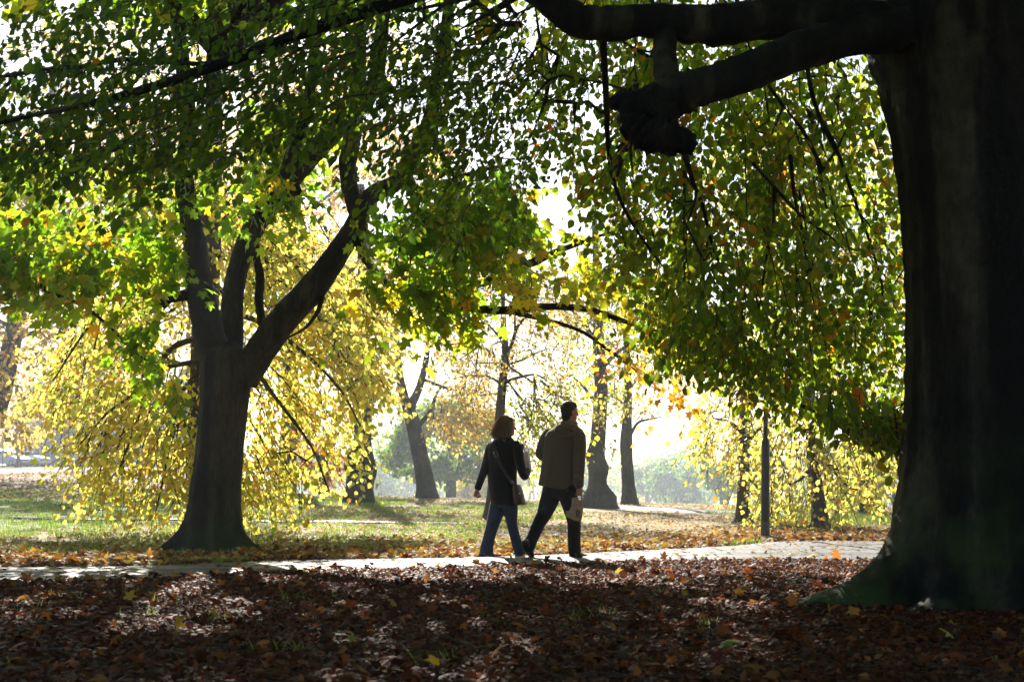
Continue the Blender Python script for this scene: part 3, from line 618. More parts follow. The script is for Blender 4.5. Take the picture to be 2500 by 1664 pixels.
# far-left golden trees
back_tree("golden_tree", "tall golden tree with a dark leaning trunk at the far left edge", (-70, 1160), 58.0,
    [(-70, 1165, 0.54), (-40, 1080, 0.45), (2, 960, 0.42), (30, 830, 0.375), (55, 700, 0.36), (85, 560, 0.3), (120, 400, 0.24), (130, 200, 0.15)],
    [([(30, 830, 58.0), (130, 800, 56.5), (230, 830, 55.0), (320, 900, 54.2)], [.1, .07, .05, .02]), ([(55, 700, 58.0), (200, 620, 56.5), (350, 560, 55.8), (480, 540, 55.0)], [.12, .08, .05, .02]),
     ([(30, 800, 58.0), (-100, 740, 58.0), (-260, 760, 56.5)], [.1, .06, .02]), ([(100, 500, 58.0), (250, 380, 58.0), (400, 300, 58.0)], [.1, .06, .02])],
    [dict(poly=[(-120, 420), (100, 300), (350, 240), (560, 330), (620, 520), (560, 760), (330, 900), (260, 1000), (120, 1040), (20, 1085), (-120, 1080)], d=(53, 64), n=1500, per=14, size=.2, pal=GOLD, gap=-.5, f=.8, droop=.8, jc=.35),
     dict(poly=[(-80, 420), (-80, -40), (300, -60), (900, -40), (1000, 120), (700, 260), (400, 320)], d=(54, 62), n=330, per=12, size=.24, pal=YGRN + GOLD, gap=-.3, f=.6)], seed=42)
back_tree("golden_tree", "orange-gold tree filling the gaps high up behind the fork of the maple", (700, 1180), 66.0,
    [(700, 1200, 0.45), (705, 1100, 0.39), (710, 900, 0.36), (700, 700, 0.33), (720, 450, 0.27), (730, 200, 0.18)],
    [([(705, 850, 66.0), (820, 760, 64.5), (930, 720, 63.8), (1030, 740, 63.0)], [.1, .07, .04, .02]), ([(705, 700, 66.0), (560, 600, 64.5), (430, 560, 63.8)], [.1, .06, .02]), ([(710, 550, 66.0), (880, 420, 66.0), (1050, 330, 66.0)], [.1, .06, .02])],
    [dict(poly=[(430, 350), (620, 220), (900, 180), (1080, 280), (1150, 480), (1060, 700), (900, 800), (700, 850), (520, 720)], d=(62, 70), n=620, per=14, size=.21, pal=ORNG, gap=-.3, f=.8, jc=.3)], seed=43)

back_tree("burred_tree", "dark burred trunk with yellow leaves between the lime and the leaning tree", (876, 1222), 41.0,
    [(874, 1228, .42), (876, 1190, .36), (878, 1140, .34), (884, 1080, .26), (886, 1000, .26), (888, 900, .25), (892, 800, .24), (890, 650, .2), (880, 450, .12)],
    [([(890, 880, 41), (820, 800, 40), (760, 760, 39.6)], [.1, .05, .02]), ([(890, 800, 41), (960, 720, 40.5), (1020, 690, 40)], [.1, .05, .02])],
    [dict(poly=[(740, 690), (850, 600), (990, 640), (1010, 760), (950, 840), (935, 960), (900, 960), (860, 900), (770, 880)], d=(39, 43), n=260, per=13, size=.13, pal=YEL, gap=-.5, f=.9),
     dict(poly=[(830, 950), (930, 940), (960, 1050), (920, 1190), (830, 1210)], d=(38.5, 40), n=16, per=10, size=.12, pal=YEL, gap=-2)], seed=44, burl=[(pi, 1.15, .35, .16), (0, .95, .4, .14), (pi * 1.5, .4, .3, .2)], flare=(.12, .2))
back_tree("leaning_tree", "slender pale trunk leaning left with a fork, on the crest of the lawn", (1043, 1204), 47.0,
    [(1046, 1208, .40), (1040, 1180, .31), (1030, 1130, .28), (1015, 1060, .26), (1002, 1010, .24), (990, 980, .17), (978, 930, .14), (973, 890, .12), (968, 800, .08)],
    [([(1000, 1005, 47), (1008, 980, 47), (1018, 960, 47), (1030, 925, 47), (1042, 870, 47), (1045, 800, 47)], [.17, .15, .14, .12, .1, .05]),
     ([(1012, 1062, 47), (1022, 1040, 47), (1042, 1015, 47), (1056, 990, 47), (1066, 960, 47), (1090, 930, 46.8)], [.1, .09, .08, .07, .05, .02]),
     ([(985, 970, 47), (965, 966, 47), (945, 968, 47)], [.04, .03, .015]), ([(1030, 925, 47), (1100, 950, 46.5), (1160, 965, 46), (1210, 960, 45.6)], [.06, .05, .04, .02]),
     ([(1045, 850, 47), (1100, 800, 46.6), (1170, 780, 46.2)], [.05, .03, .015])],
    [dict(poly=[(1040, 960), (1120, 930), (1220, 960), (1215, 1040), (1160, 1065), (1090, 1060), (1050, 1030)], d=(45, 47.5), n=150, per=13, size=.12, pal=GOLD, gap=-.8),
     dict(poly=[(900, 760), (1000, 720), (1120, 760), (1200, 840), (1180, 950), (1050, 960), (1040, 880), (960, 850)], d=(45, 49), n=95, per=11, size=.12, pal=GOLD, gap=-.2)], seed=45, flare=(.05, .2))
back_tree("thin_tree", "tall thin bare-topped tree rising straight behind the woman", (1198, 1263), 30.0,
    [(1194, 1268, .15), (1200, 1230, .125), (1210, 1130, .11), (1220, 1020, .10), (1225, 960, .095), (1231, 900, .09), (1234, 860, .08), (1230, 800, .06), (1228, 720, .04), (1230, 620, .025)],
    [([(1234, 875, 30), (1250, 840, 30), (1262, 800, 30), (1285, 770, 30), (1300, 740, 30)], [.055, .045, .04, .03, .02]), ([(1258, 812, 30), (1256, 740, 30), (1258, 680, 30)], [.03, .02, .012]),
     ([(1233, 890, 30), (1270, 880, 29.8), (1300, 865, 29.6), (1340, 850, 29.4)], [.03, .025, .02, .01]), ([(1226, 935, 30), (1270, 920, 29.8), (1310, 915, 29.6), (1350, 940, 29.4)], [.04, .03, .022, .01]),
     ([(1222, 935, 30), (1190, 918, 30), (1140, 918, 30), (1110, 925, 30)], [.03, .024, .02, .01]), ([(1226, 830, 30), (1190, 790, 30.2), (1150, 760, 30.4)], [.03, .018, .01])],
    [dict(poly=[(1080, 700), (1240, 600), (1400, 680), (1420, 820), (1360, 900), (1270, 870), (1140, 940), (1090, 840)], d=(28.5, 31.5), n=380, per=10, size=.075, pal=GOLD, gap=-.5, f=1.4),
     dict(poly=[(1240, 930), (1350, 900), (1400, 1000), (1340, 1100), (1260, 1090)], d=(29, 31), n=150, per=12, size=.08, pal=YGRN, gap=-.5, f=1.4)], seed=46, flare=(.08, .15), k=12)
back_tree("old_tree", "stout knobbly trunk with a flared foot just right of the man", (1470, 1245), 40.0,
    [(1468, 1252, .5), (1466, 1225, .40), (1460, 1180, .25), (1458, 1120, .22), (1462, 1060, .21), (1466, 1000, .2), (1468, 940, .19), (1462, 840, .17), (1458, 700, .12), (1450, 500, .07)],
    [([(1463, 1000, 40), (1430, 950, 39.6), (1400, 920, 39.4)], [.06, .04, .02]), ([(1466, 900, 40), (1520, 850, 39.6), (1570, 830, 39.4)], [.08, .05, .02]), ([(1462, 840, 40), (1400, 760, 39.6), (1350, 720, 39.4)], [.08, .05, .02])],
    [dict(poly=[(1370, 760), (1460, 640), (1600, 700), (1640, 820), (1600, 920), (1530, 900), (1500, 980), (1470, 960), (1440, 1000), (1400, 960)], d=(38, 42), n=230, per=13, size=.1, pal=YGRN, gap=-.35, f=.9),
     dict(poly=[(1440, 960), (1510, 950), (1500, 1080), (1450, 1090)], d=(38.6, 39.5), n=12, per=10, size=.11, pal=YEL, gap=-2)], seed=47, burl=[(0, 1.1, .22, .12), (pi, 1.45, .25, .09), (.2, .35, .2, .15), (pi, .3, .2, .15)], flare=(.1, .15))
back_tree("slim_tree", "slim straight trunk with a high side branch, second right of the man", (1537, 1228), 44.0,
    [(1538, 1232, .27), (1534, 1180, .2), (1530, 1120, .19), (1529, 1080, .2), (1531, 1020, .15), (1533, 960, .13), (1530, 860, .1), (1520, 720, .06)],
    [([(1532, 1080, 44), (1545, 1050, 44), (1560, 1030, 44), (1590, 1022, 44), (1620, 1016, 44)], [.07, .05, .045, .03, .015]), ([(1532, 960, 44), (1570, 900, 44), (1610, 860, 44)], [.06, .04, .02]), ([(1532, 1000, 44), (1500, 960, 44), (1480, 940, 44)], [.05, .03, .015])],
    [dict(poly=[(1480, 860), (1560, 760), (1680, 820), (1700, 900), (1640, 930), (1570, 990), (1500, 1010)], d=(42.5, 46), n=95, per=12, size=.1, pal=GOLD, gap=-.3, f=.9)], seed=48, flare=(.06, .15), k=12)
back_tree("round_tree", "dark green round-headed tree on a thin stem below the crest, behind the leaning trunk", (1101, 1212), 92.0,
    [(1101, 1225, 0.418), (1101, 1180, 0.335), (1101, 1120, 0.279), (1100, 1060, 0.195)],
    [([(1101, 1130, 92), (1050, 1090, 92), (1000, 1080, 92)], [.1, .07, .03]), ([(1101, 1120, 92), (1150, 1080, 92), (1190, 1070, 92)], [.1, .07, .03])],
    [dict(poly=[(945, 1130), (960, 1080), (985, 1030), (1040, 990), (1120, 970), (1180, 1010), (1225, 1060), (1230, 1120), (1180, 1150), (1120, 1150), (1080, 1165), (1030, 1150), (980, 1150)], d=(88, 98), n=950, per=14, size=.28, pal=G_DARK, gap=-.7, f=.45, droop=.4, cz=4)], mat=M_LEAF, seed=49, k=12, seg=.8)
back_tree("young_lime", "yellow lime with a dark straight trunk between the lamp post and the open lawn", (1813, 1279), 29.0,
    [(1812, 1284, .2), (1814, 1262, .135), (1815, 1220, .125), (1817, 1150, .115), (1818, 1080, .11), (1820, 980, .1), (1822, 860, .08)],
    [([(1818, 1090, 29), (1850, 1050, 28.6), (1890, 1030, 28.3)], [.05, .035, .015]), ([(1818, 1060, 29), (1780, 1030, 28.8), (1740, 1020, 28.6)], [.05, .035, .015]), ([(1816, 1150, 29), (1850, 1190, 28.5), (1870, 1180, 28.3)], [.035, .025, .012])],
    [dict(poly=[(1690, 1000), (1760, 900), (1880, 900), (1900, 1000), (1910, 1150), (1870, 1240), (1840, 1270), (1830, 1150), (1800, 1180), (1760, 1090), (1720, 1080)], d=(27.6, 30.5), n=170, per=12, size=.08, pal=YEL, tm=BROAD, gap=-.5, f=1.4, droop=1.2)], seed=50, flare=(.1, .12), k=12)
back_tree("young_lime", "yellow lime with a brown leaning trunk and arching branches, nearest the beech", (2006, 1291), 26.0,
    [(2010, 1298, .19), (2003, 1275, .145), (1998, 1230, .135), (1990, 1170, .125), (1984, 1110, .115), (1980, 1050, .105), (1978, 980, .1), (1975, 850, .08)],
    [([(1982, 1110, 26), (2010, 1130, 25.8), (2040, 1142, 25.6), (2060, 1138, 25.4)], [.055, .05, .04, .02]), ([(1984, 1130, 26), (1960, 1165, 25.6), (1930, 1180, 25.4), (1900, 1185, 25.2)], [.035, .028, .02, .01]),
     ([(2020, 1135, 25.8), (2050, 1165, 25.5), (2075, 1190, 25.3), (2100, 1195, 25.1)], [.03, .022, .016, .01]), ([(1980, 1040, 26), (2030, 1010, 25.6), (2090, 1020, 25.2), (2140, 1070, 25)], [.05, .04, .025, .012]), ([(1979, 1060, 26), (1955, 1040, 26), (1940, 1030, 26)], [.045, .035, .02])],
    [dict(poly=[(1860, 1020), (1950, 960), (2100, 960), (2200, 1030), (2200, 1130), (2120, 1180), (2080, 1220), (2060, 1290), (2030, 1290), (2050, 1200), (1990, 1180), (1960, 1260), (1930, 1300), (1860, 1280), (1850, 1180)], d=(24.6, 28), n=235, per=12, size=.08, pal=YEL, tm=BROAD, gap=-.5, f=1.4, droop=1.2)], seed=51, flare=(.1, .12), k=12)
back_tree("young_lime", "small yellow-green lime on the crest, seen past the leaning trunk near the beech", (2110, 1252), 37.0,
    [(2110, 1256, .19), (2111, 1230, .16), (2110, 1190, .14), (2108, 1120, .11)], [([(2110, 1160, 37), (2150, 1130, 36.6), (2180, 1140, 36.4)], [.05, .035, .015]), ([(2110, 1150, 37), (2060, 1120, 36.8)], [.05, .015])],
    [dict(poly=[(2030, 1080), (2100, 1030), (2200, 1060), (2205, 1150), (2150, 1200), (2120, 1230), (2095, 1210), (2050, 1190)], d=(35.5, 38.5), n=170, per=12, size=.11, pal=YGRN, gap=-.6, f=1.2),
     dict(poly=[(1660, 900), (1620, 700), (1700, 420), (1850, 220), (2250, 200), (2260, 950), (2000, 960), (1800, 930)], d=(36, 41), n=800, per=13, size=.13, pal=YEL + YGRN, gap=-.6, f=.9, L=(.5, 1.0))], seed=52, flare=(.04, .12), k=10)
back_tree("vase_tree", "hazy green tree with branches fanning up like a vase, beyond the open lawn", (1768, 1240), 150.0,
    [(1768, 1250, 0.545), (1768, 1220, 0.511), (1768, 1195, 0.443), (1772, 1140, 0.273), (1775, 1100, 0.17)],
    [([(1767, 1205, 150), (1748, 1170, 150), (1730, 1140, 150), (1710, 1105, 150)], [.17, .13, .1, .05]), ([(1769, 1200, 150), (1785, 1160, 150), (1800, 1120, 150)], [.15, .1, .04]), ([(1766, 1215, 150), (1738, 1180, 149), (1715, 1160, 149)], [.1, .06, .03])],
    [dict(poly=[(1695, 1095), (1730, 1085), (1800, 1090), (1815, 1150), (1800, 1200), (1765, 1210), (1735, 1195), (1712, 1175), (1720, 1140)], d=(145, 155), n=300, per=11, size=.34, pal=G_DARK, gap=-.2, f=.4, droop=-.4, cz=1)], mat=M_LEAF, seed=53, k=10, seg=.8, r_tip=.008)
back_tree("copper_tree", "reddish copper tree glimpsed in the haze left of the burred trunk", (790, 1215), 62.0,
    [(790, 1225, .25), (790, 1150, .2), (792, 1080, .12)], [([(790, 1140, 62), (760, 1080, 62), (740, 1030, 62)], [.1, .07, .03]), ([(790, 1130, 62), (820, 1080, 62)], [.1, .03])],
    [dict(poly=[(730, 960), (800, 930), (850, 990), (850, 1130), (800, 1180), (740, 1150)], d=(60, 64), n=150, per=12, size=.18, pal=[(.22, .09, .06, 3), (.26, .14, .07, 2), (.16, .07, .05, 1)], gap=-.6, f=.8)], seed=54, k=8, seg=.9)
back_tree("street_tree", "young street tree in front of the parked cars at the far left", (45, 1146), 122.0,
    [(46, 1149, .25), (45, 1120, .17), (43, 1080, .16), (42, 1040, .12)], [([(43, 1065, 122), (60, 1040, 122), (75, 1020, 122)], [.09, .06, .03]), ([(43, 1060, 122), (25, 1030, 122)], [.08, .03])],
    [dict(poly=[(-40, 1000), (60, 940), (140, 990), (120, 1060), (80, 1075), (50, 1050), (20, 1085), (-30, 1080)], d=(119, 125), n=150, per=11, size=.3, pal=GOLD, gap=-.6, f=.5, L=(.8, 1.6))], seed=55, k=8, seg=1.2)

# hazy trees beyond the crest, each its own
hz = [(1645, 210, 1120, 60, "hazy round tree with a low fork in the middle of the open gap", G_DARK), (1575, 230, 1130, 52, "pale hazy tree next to the slim straight trunk", G_DARK),
      (905, 240, 1118, 55, "hazy rounded tree just right of the burred trunk, far off", G_DARK), (960, 260, 1150, 50, "faint low tree far behind the leaning trunk", YGRN), (1165, 150, 1120, 45, "small hazy tree on a slim stem between the round tree and the woman", YGRN),
      (1290, 235, 1150, 60, "pale hazy tree in the gap between the couple's heads and hands", YGRN), (1410, 250, 1110, 60, "hazy green tree close behind the right sleeve of the man", G_DARK), (2060, 220, 1150, 60, "pale tree far behind the limes near the beech", YGRN)]
for i, (px, d, top, hw, lab, pal) in enumerate(hz):
    cw = hw / F * d; bx = W(px, 1165, d)[0]; zt = W(px, top, d)[2]; zb = float(gz(bx, d)); zc = (zt + zb + 2) / 2
    pm = (cam, None)
    def PX(x, z, dd=d): q = pix(np.array([[x, dd, z]])); return float(q[0][0]), float(q[1][0])
    tr = [(*PX(bx + .1 * k, zb + (zt - zb) * s), r) for k, (s, r) in enumerate([(0, .5), (.1, .42), (.3, .32), (.6, .18)])]
    hl = zt - zb
    lim = [([(*PX(bx, zb + hl * .2), d), (*PX(bx - cw * .4, zb + hl * .45), d), (*PX(bx - cw * .6, zb + hl * .7), d)], [.22, .15, .06]), ([(*PX(bx, zb + hl * .22), d), (*PX(bx + cw * .4, zb + hl * .5), d), (*PX(bx + cw * .6, zb + hl * .75), d)], [.15, .1, .04])]
    back_tree("hazy_tree", lab, PX(bx, zb), d, tr, lim, [dict(ball=((bx, d, zb + hl * .6), (cw, cw, hl * .42)), n=330, per=10, size=.5, pal=pal, gap=-.5, f=.35, L=(1.1, 2.2), cz=hl * .4)], mat=M_LEAF, seed=60 + i, k=8, seg=1.2, r_tip=.012)

# far wood, one mass
def wood():
    rng = np.random.default_rng(77); lv, ch = [], []
    for i in range(150):
        y = rng.uniform(265, 370); x = rng.uniform(-.42, .42) * y + 0; zb = float(gz(x, y)); h = rng.uniform(10, 14.5) + (y - 265) * .02; wd = rng.uniform(5, 8)
        if x / y < -.17: continue
        c = np.array([x, y, zb + h * .58]); S = ball(c, (wd, wd, h * .43), 80, rng, -.6, .3, i); E = sprays(S.copy(), c - [0, 0, 3], rng, (1, 2.4), .5)
        lv.append(leaf_on_sprays(S, E, 7, .95, [G_DARK, YGRN, GOLD, ORNG][rng.choice(4, p=[.65, .2, .1, .05])], RHOMB, rng, spread=.3))
        ch.append((np.array([[x, y, zb - .3], [x + .1, y, zb + h * .3], [x, y, zb + h * .7]]), np.array([.35, .25, .1])))
    V, T, K = join(lv); o = np_mesh("far_wood", V, T, M_LEAF, col=K); tag(o, "hazy belt of distant woodland beyond the lawn", "wood", kind="stuff")
    V, Fc = tube_arrays(ch, 6, cap=False); t = np_mesh("trunks", V, Fc, M_BARK, o); tag(t, kind="stuff")
wood()

# ================================================================ leaf litter and grass
def litter():
    rng = np.random.default_rng(5); parts = []
    def lay(x, y, size, pal, tm, tilt, lift, keep=None, jc=.3):
        n = len(x); z = path_z(x, y); A = np.stack([rng.normal(0, 1, n), rng.normal(0, 1, n), rng.normal(0, tilt, n)], -1); Nn = np.stack([rng.normal(0, tilt, n), rng.normal(0, tilt, n), np.ones(n)], -1)
        s = size * np.exp(np.clip(rng.normal(0, .28, n), -.7, .38)); P = np.stack([x, y, z + rng.uniform(.004, lift, n)], -1); A = nrm(A)
        P[:, 2] += np.maximum(-A[:, 2], 0) * s * .6; P[:, :2] -= A[:, :2] * s[:, None] * .5
        parts.append(leaf_arrays(P, A, Nn, s, palette(pal, n, rng, jit=jc), tm))
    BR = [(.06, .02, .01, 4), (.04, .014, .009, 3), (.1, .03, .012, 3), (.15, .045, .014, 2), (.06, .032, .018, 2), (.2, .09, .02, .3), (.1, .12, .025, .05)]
    def frus(n, y0, y1, mg=1.6):
        y = np.sqrt(rng.uniform(y0 * y0, y1 * y1, n)); x = rng.uniform(-1, 1, n) * (.36 * y + mg); return x, y
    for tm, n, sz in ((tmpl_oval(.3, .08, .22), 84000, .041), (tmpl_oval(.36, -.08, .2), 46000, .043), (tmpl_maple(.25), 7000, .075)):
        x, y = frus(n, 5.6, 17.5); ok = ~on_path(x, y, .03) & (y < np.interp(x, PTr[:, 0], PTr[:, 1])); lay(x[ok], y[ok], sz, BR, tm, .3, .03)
    x, y = frus(900, 6.4, 17.0); ok = ~on_path(x, y, -.05) & (y < np.interp(x, PTr[:, 0], PTr[:, 1])); lay(x[ok], y[ok], .072, [(.24, .11, .025, 3), (.2, .075, .02, 3), (.3, .2, .03, 1)], tmpl_maple(.4), .5, .04)
    # edge drift over the path borders and strays on it
    i = rng.integers(0, 260, 2600); e = np.where(rng.random(2600)[:, None] < .6, PBr[i], PTr[i]) + rng.normal(0, .1, (2600, 2)); lay(e[:, 0], e[:, 1], .085, ORNG + BR[:3], tmpl_maple(.2), .3, .03)
    x, y = frus(9000, 12, 21.5); ok = on_path(x, y); x, y = x[ok], y[ok]; k = rng.permutation(len(x))[:1500]; lay(x[k], y[k], .05, ORNG + BR + GOLD, tmpl_maple(.15), .18, .008)
    # orange drift beyond the path
    OR2 = [(.3, .15, .03, 3), (.24, .1, .025, 3), (.36, .24, .05, 3), (.13, .06, .025, 3.5), (.22, .2, .03, .5)]
    def beyond(n, a, b, mg=2.0):
        y = rng.uniform(a, b, n); x = rng.uniform(-1, 1, n) * (.37 * (y + 16) + mg); yy = np.interp(x, PTr[:, 0], PTr[:, 1]) + y; return x, yy
    x, y = beyond(10000, -.1, 2.2); lay(x, y, .078, OR2, tmpl_maple(.25), .35, .05)
    x, y = beyond(7000, 1.2, 5.5); lay(x, y, .075, OR2 + GOLD, tmpl_maple(.25), .3, .03)
    # sunlit lawn: thinner tan cover
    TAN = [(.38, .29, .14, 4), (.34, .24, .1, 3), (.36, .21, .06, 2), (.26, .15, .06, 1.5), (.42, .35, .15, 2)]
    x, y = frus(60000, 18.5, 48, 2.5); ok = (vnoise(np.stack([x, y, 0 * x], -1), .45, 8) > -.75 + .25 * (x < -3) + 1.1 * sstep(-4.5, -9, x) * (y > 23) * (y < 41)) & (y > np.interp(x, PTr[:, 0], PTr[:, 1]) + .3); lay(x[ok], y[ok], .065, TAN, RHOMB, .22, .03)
    x = rng.uniform(-26, -8, 14000); y = rng.uniform(40, 95, 14000); lay(x, y, .12, OR2, RHOMB, .2, .03)
    V, T, K = join(parts); o = np_mesh("leaf_litter", V, T, M_LITTER, col=K); tag(o, "fallen autumn leaves strewn over the ground", "leaves", kind="stuff")
litter()

def grass():
    rng = np.random.default_rng(6); P = []
    n = 9000; y = np.sqrt(rng.uniform(17 ** 2, 46 ** 2, n)); x = rng.uniform(-1, 1, n) * (.37 * y + 1)
    ok = (y > np.interp(x, PTr[:, 0], PTr[:, 1]) + .02) & ((vnoise(np.stack([x, y, 0 * x], -1), .7, 4) > -.2) | ((x < -3) & (y > 22))); P.append(np.stack([x[ok], y[ok]], -1))
    i = rng.integers(0, 260, 900); P.append(PTr[i] + np.abs(rng.normal(0, .25, (900, 2))) * [0.3, 1]); P[-1] = P[-1][vnoise(np.c_[P[-1], np.zeros(900)], 1.6, 2) > .1]
    x = rng.uniform(-4, 4, 130); y = rng.uniform(7, 12, 130); P.append(np.stack([x, y], -1)[:22])
    P = np.vstack(P); nb = 13; i = np.repeat(np.arange(len(P)), nb); m = len(i)
    q = P[i] + rng.normal(0, .07, (m, 2)); h = rng.uniform(.04, .1, m) * np.where(q[:, 1] > 30, .9, 1); a = rng.uniform(0, 6.28, m); wd = .004 + .00018 * q[:, 1]
    z = gz(q[:, 0], q[:, 1]) - .005; b = np.stack([q[:, 0], q[:, 1], z], -1); dx = np.stack([np.cos(a), np.sin(a), 0 * a], -1); ln = nrm(rng.normal(0, 1, (m, 3)) * [1, 1, 0]) * (h * rng.uniform(.2, .7, m))[:, None]
    V = np.stack([b - dx * wd[:, None], b + dx * wd[:, None], b + ln + np.stack([0 * h, 0 * h, h], -1)], 1).reshape(-1, 3); T = np.arange(m * 3).reshape(-1, 3)
    c = np.repeat(palette([(.11, .17, .03, 3), (.15, .2, .04, 3), (.24, .24, .09, 1.5)], m, rng), 3, 0)
    o = np_mesh("grass", V, T, M_GRASS, col=c); tag(o, "short grass tufts on the lawn and along the path edge", "grass", kind="stuff")
grass()

# a few fallen leaves big and bright enough to be seen one by one
def lone_leaves():
    rng = np.random.default_rng(9)
    rows = [("green maple leaf lying in front at the bottom of the picture, right of centre", 1785, 1592, .11, (.16, .22, .03), .15, "fallen_leaf"), ("orange leaf standing on edge against the long root of the beech", 1937, 1490, .095, (.36, .14, .035), 1.3, "fallen_leaf"),
            ("yellow maple leaf in the sunlit patch in front of the beech roots", 2312, 1568, .1, (.42, .36, .06), .5, "fallen_leaf"), ("pale yellow leaf lying halfway between the couple and the beech root", 1508, 1407, .1, (.45, .36, .08), .4, "fallen_leaf"),
            ("yellow leaf at the near path edge just below the woman's feet", 1248, 1370, .1, (.45, .34, .04), .35, "fallen_leaf"), ("golden leaf lying on the path edge below the maple's right root", 778, 1352, .12, (.46, .3, .03), .4, "fallen_leaf"),
            ("dark orange leaf in the shade at the bottom edge, left of the green leaf", 1215, 1612, .1, (.25, .11, .03), .5, "fallen_leaf"), ("orange leaf in the dark litter at the left, nearest the left picture edge", 40, 1602, .1, (.3, .13, .03), .4, "fallen_leaf"),
            ("yellow leaf at the near path edge below the beech's left side", 1985, 1367, .12, (.45, .3, .03), .45, "fallen_leaf"), ("orange leaf among brown ones in the sunny band left of centre", 730, 1437, .11, (.4, .17, .03), .35, "fallen_leaf")]
    tm = tmpl_maple(.3)
    for lab, px, py, s, c, tilt, nm in rows:
        y = 6.0                      # where the line of sight meets the ground
        for _ in range(60): y = y + (W(px, py, y)[2] - float(path_z(np.array([W(px, py, y)[0]]), np.array([y]))[0])) * 6
        p = W(px, py, y); off = np.array([p[0], p[1], float(path_z(np.array([p[0]]), np.array([p[1]]))[0]) + .065])
        a = rng.uniform(0, 6.28); A = np.array([[cos(a) * cos(tilt), -abs(sin(a)) * .3 * cos(tilt), sin(tilt)]]); Nn = np.array([[0.1, -1.0 if tilt > 1 else -.3, .3 if tilt > 1 else 1]])
        V, T, K = leaf_arrays(off[None] - nrm(A) * (0 if tilt > 1 else .5) * s - [[0, 0, .03 if tilt > 1 else 0]], A, Nn, np.array([s]), np.array([c]), tm)
        o = np_mesh(nm, V, T, M_LITTER, col=K, off=off); o.location = tuple(off); tag(o, lab, "leaf", "bright single leaves on the ground")
lone_leaves()

def sticks():
    rng = np.random.default_rng(12); ch = []
    for i in range(240):
        y = sqrt(rng.uniform(6 ** 2, 16 ** 2)); x = rng.uniform(-1, 1) * (.36 * y + .5)
        if on_path(np.array([x]), np.array([y]), -.2)[0]: continue
        a = rng.uniform(0, 6.28); L = rng.uniform(.08, .45); t = np.linspace(-.5, .5, 5)[:, None]
        P = np.array([x, y, float(gz(x, y)) + rng.uniform(.025, .05)]) + t * L * np.array([cos(a), sin(a), rng.normal(0, .08)]) + rng.normal(0, .012, (5, 3)) * [1, 1, .4]
        ch.append((P, np.linspace(1, .45, 5) * rng.uniform(.002, .005)))
    V, Fc = tube_arrays(ch, 5); o = np_mesh("fallen_twigs", V, Fc, M_TWIG, smooth=True); tag(o, "small broken twigs lying among the fallen leaves", "twigs", kind="stuff")
sticks()

# ================================================================ people
def ring_tube(rings, k=20):
    """rings: (center, U, V) -> closed loft"""
    a = np.arange(k) * 2 * pi / k; V = []
    for c, U, Wv in rings: V.append(np.asarray(c) + np.cos(a)[:, None] * np.asarray(U) + np.sin(a)[:, None] * np.asarray(Wv))
    n = len(V); V = np.vstack(V + [[np.asarray(rings[0][0])], [np.asarray(rings[-1][0])]])
    i = np.arange(n - 1)[:, None] * k; j = np.arange(k)[None]; j2 = (j + 1) % k
    Q = np.stack([i + j, i + j2, i + k + j2, i + k + j], -1).reshape(-1, 4); jj = np.arange(k)
    T = np.vstack([np.stack([(jj + 1) % k, jj, np.full(k, n * k)], -1), np.stack([(n - 1) * k + jj, (n - 1) * k + (jj + 1) % k, np.full(k, n * k + 1)], -1)])
    return V, [Q, T]

def rod(P, R, k=14, n=5, round_ends=True):
    P, R = catmull(P, R, n)
    if round_ends:
        t0 = nrm(P[0] - P[1]); t1 = nrm(P[-1] - P[-2])
        P = np.vstack([P[0] + t0 * R[0] * .75, P[0] + t0 * R[0] * .45, P, P[-1] + t1 * R[-1] * .45, P[-1] + t1 * R[-1] * .75]); R = np.concatenate([[R[0] * .45, R[0] * .85], R, [R[-1] * .85, R[-1] * .45]])
    tg = nrm(np.gradient(P, axis=0)); ref = np.eye(3)[np.argmin(np.abs(tg.mean(0)))]; u = nrm(np.cross(tg, ref)); v = np.cross(tg, u)
    return ring_tube([(p, uu * r, vv * r) for p, uu, vv, r in zip(P, u, v, R)], k)

def ell(c, r, ax=None, k=16):
    ax = np.eye(3) if ax is None else np.asarray(ax); th = np.linspace(0, pi, k // 2 + 1)[1:-1]
    return ring_tube([(np.asarray(c) + ax[2] * r[2] * cos(t), ax[0] * r[0] * sin(t), ax[1] * r[1] * sin(t)) for t in np.concatenate([[.08], th, [pi - .08]])], k)

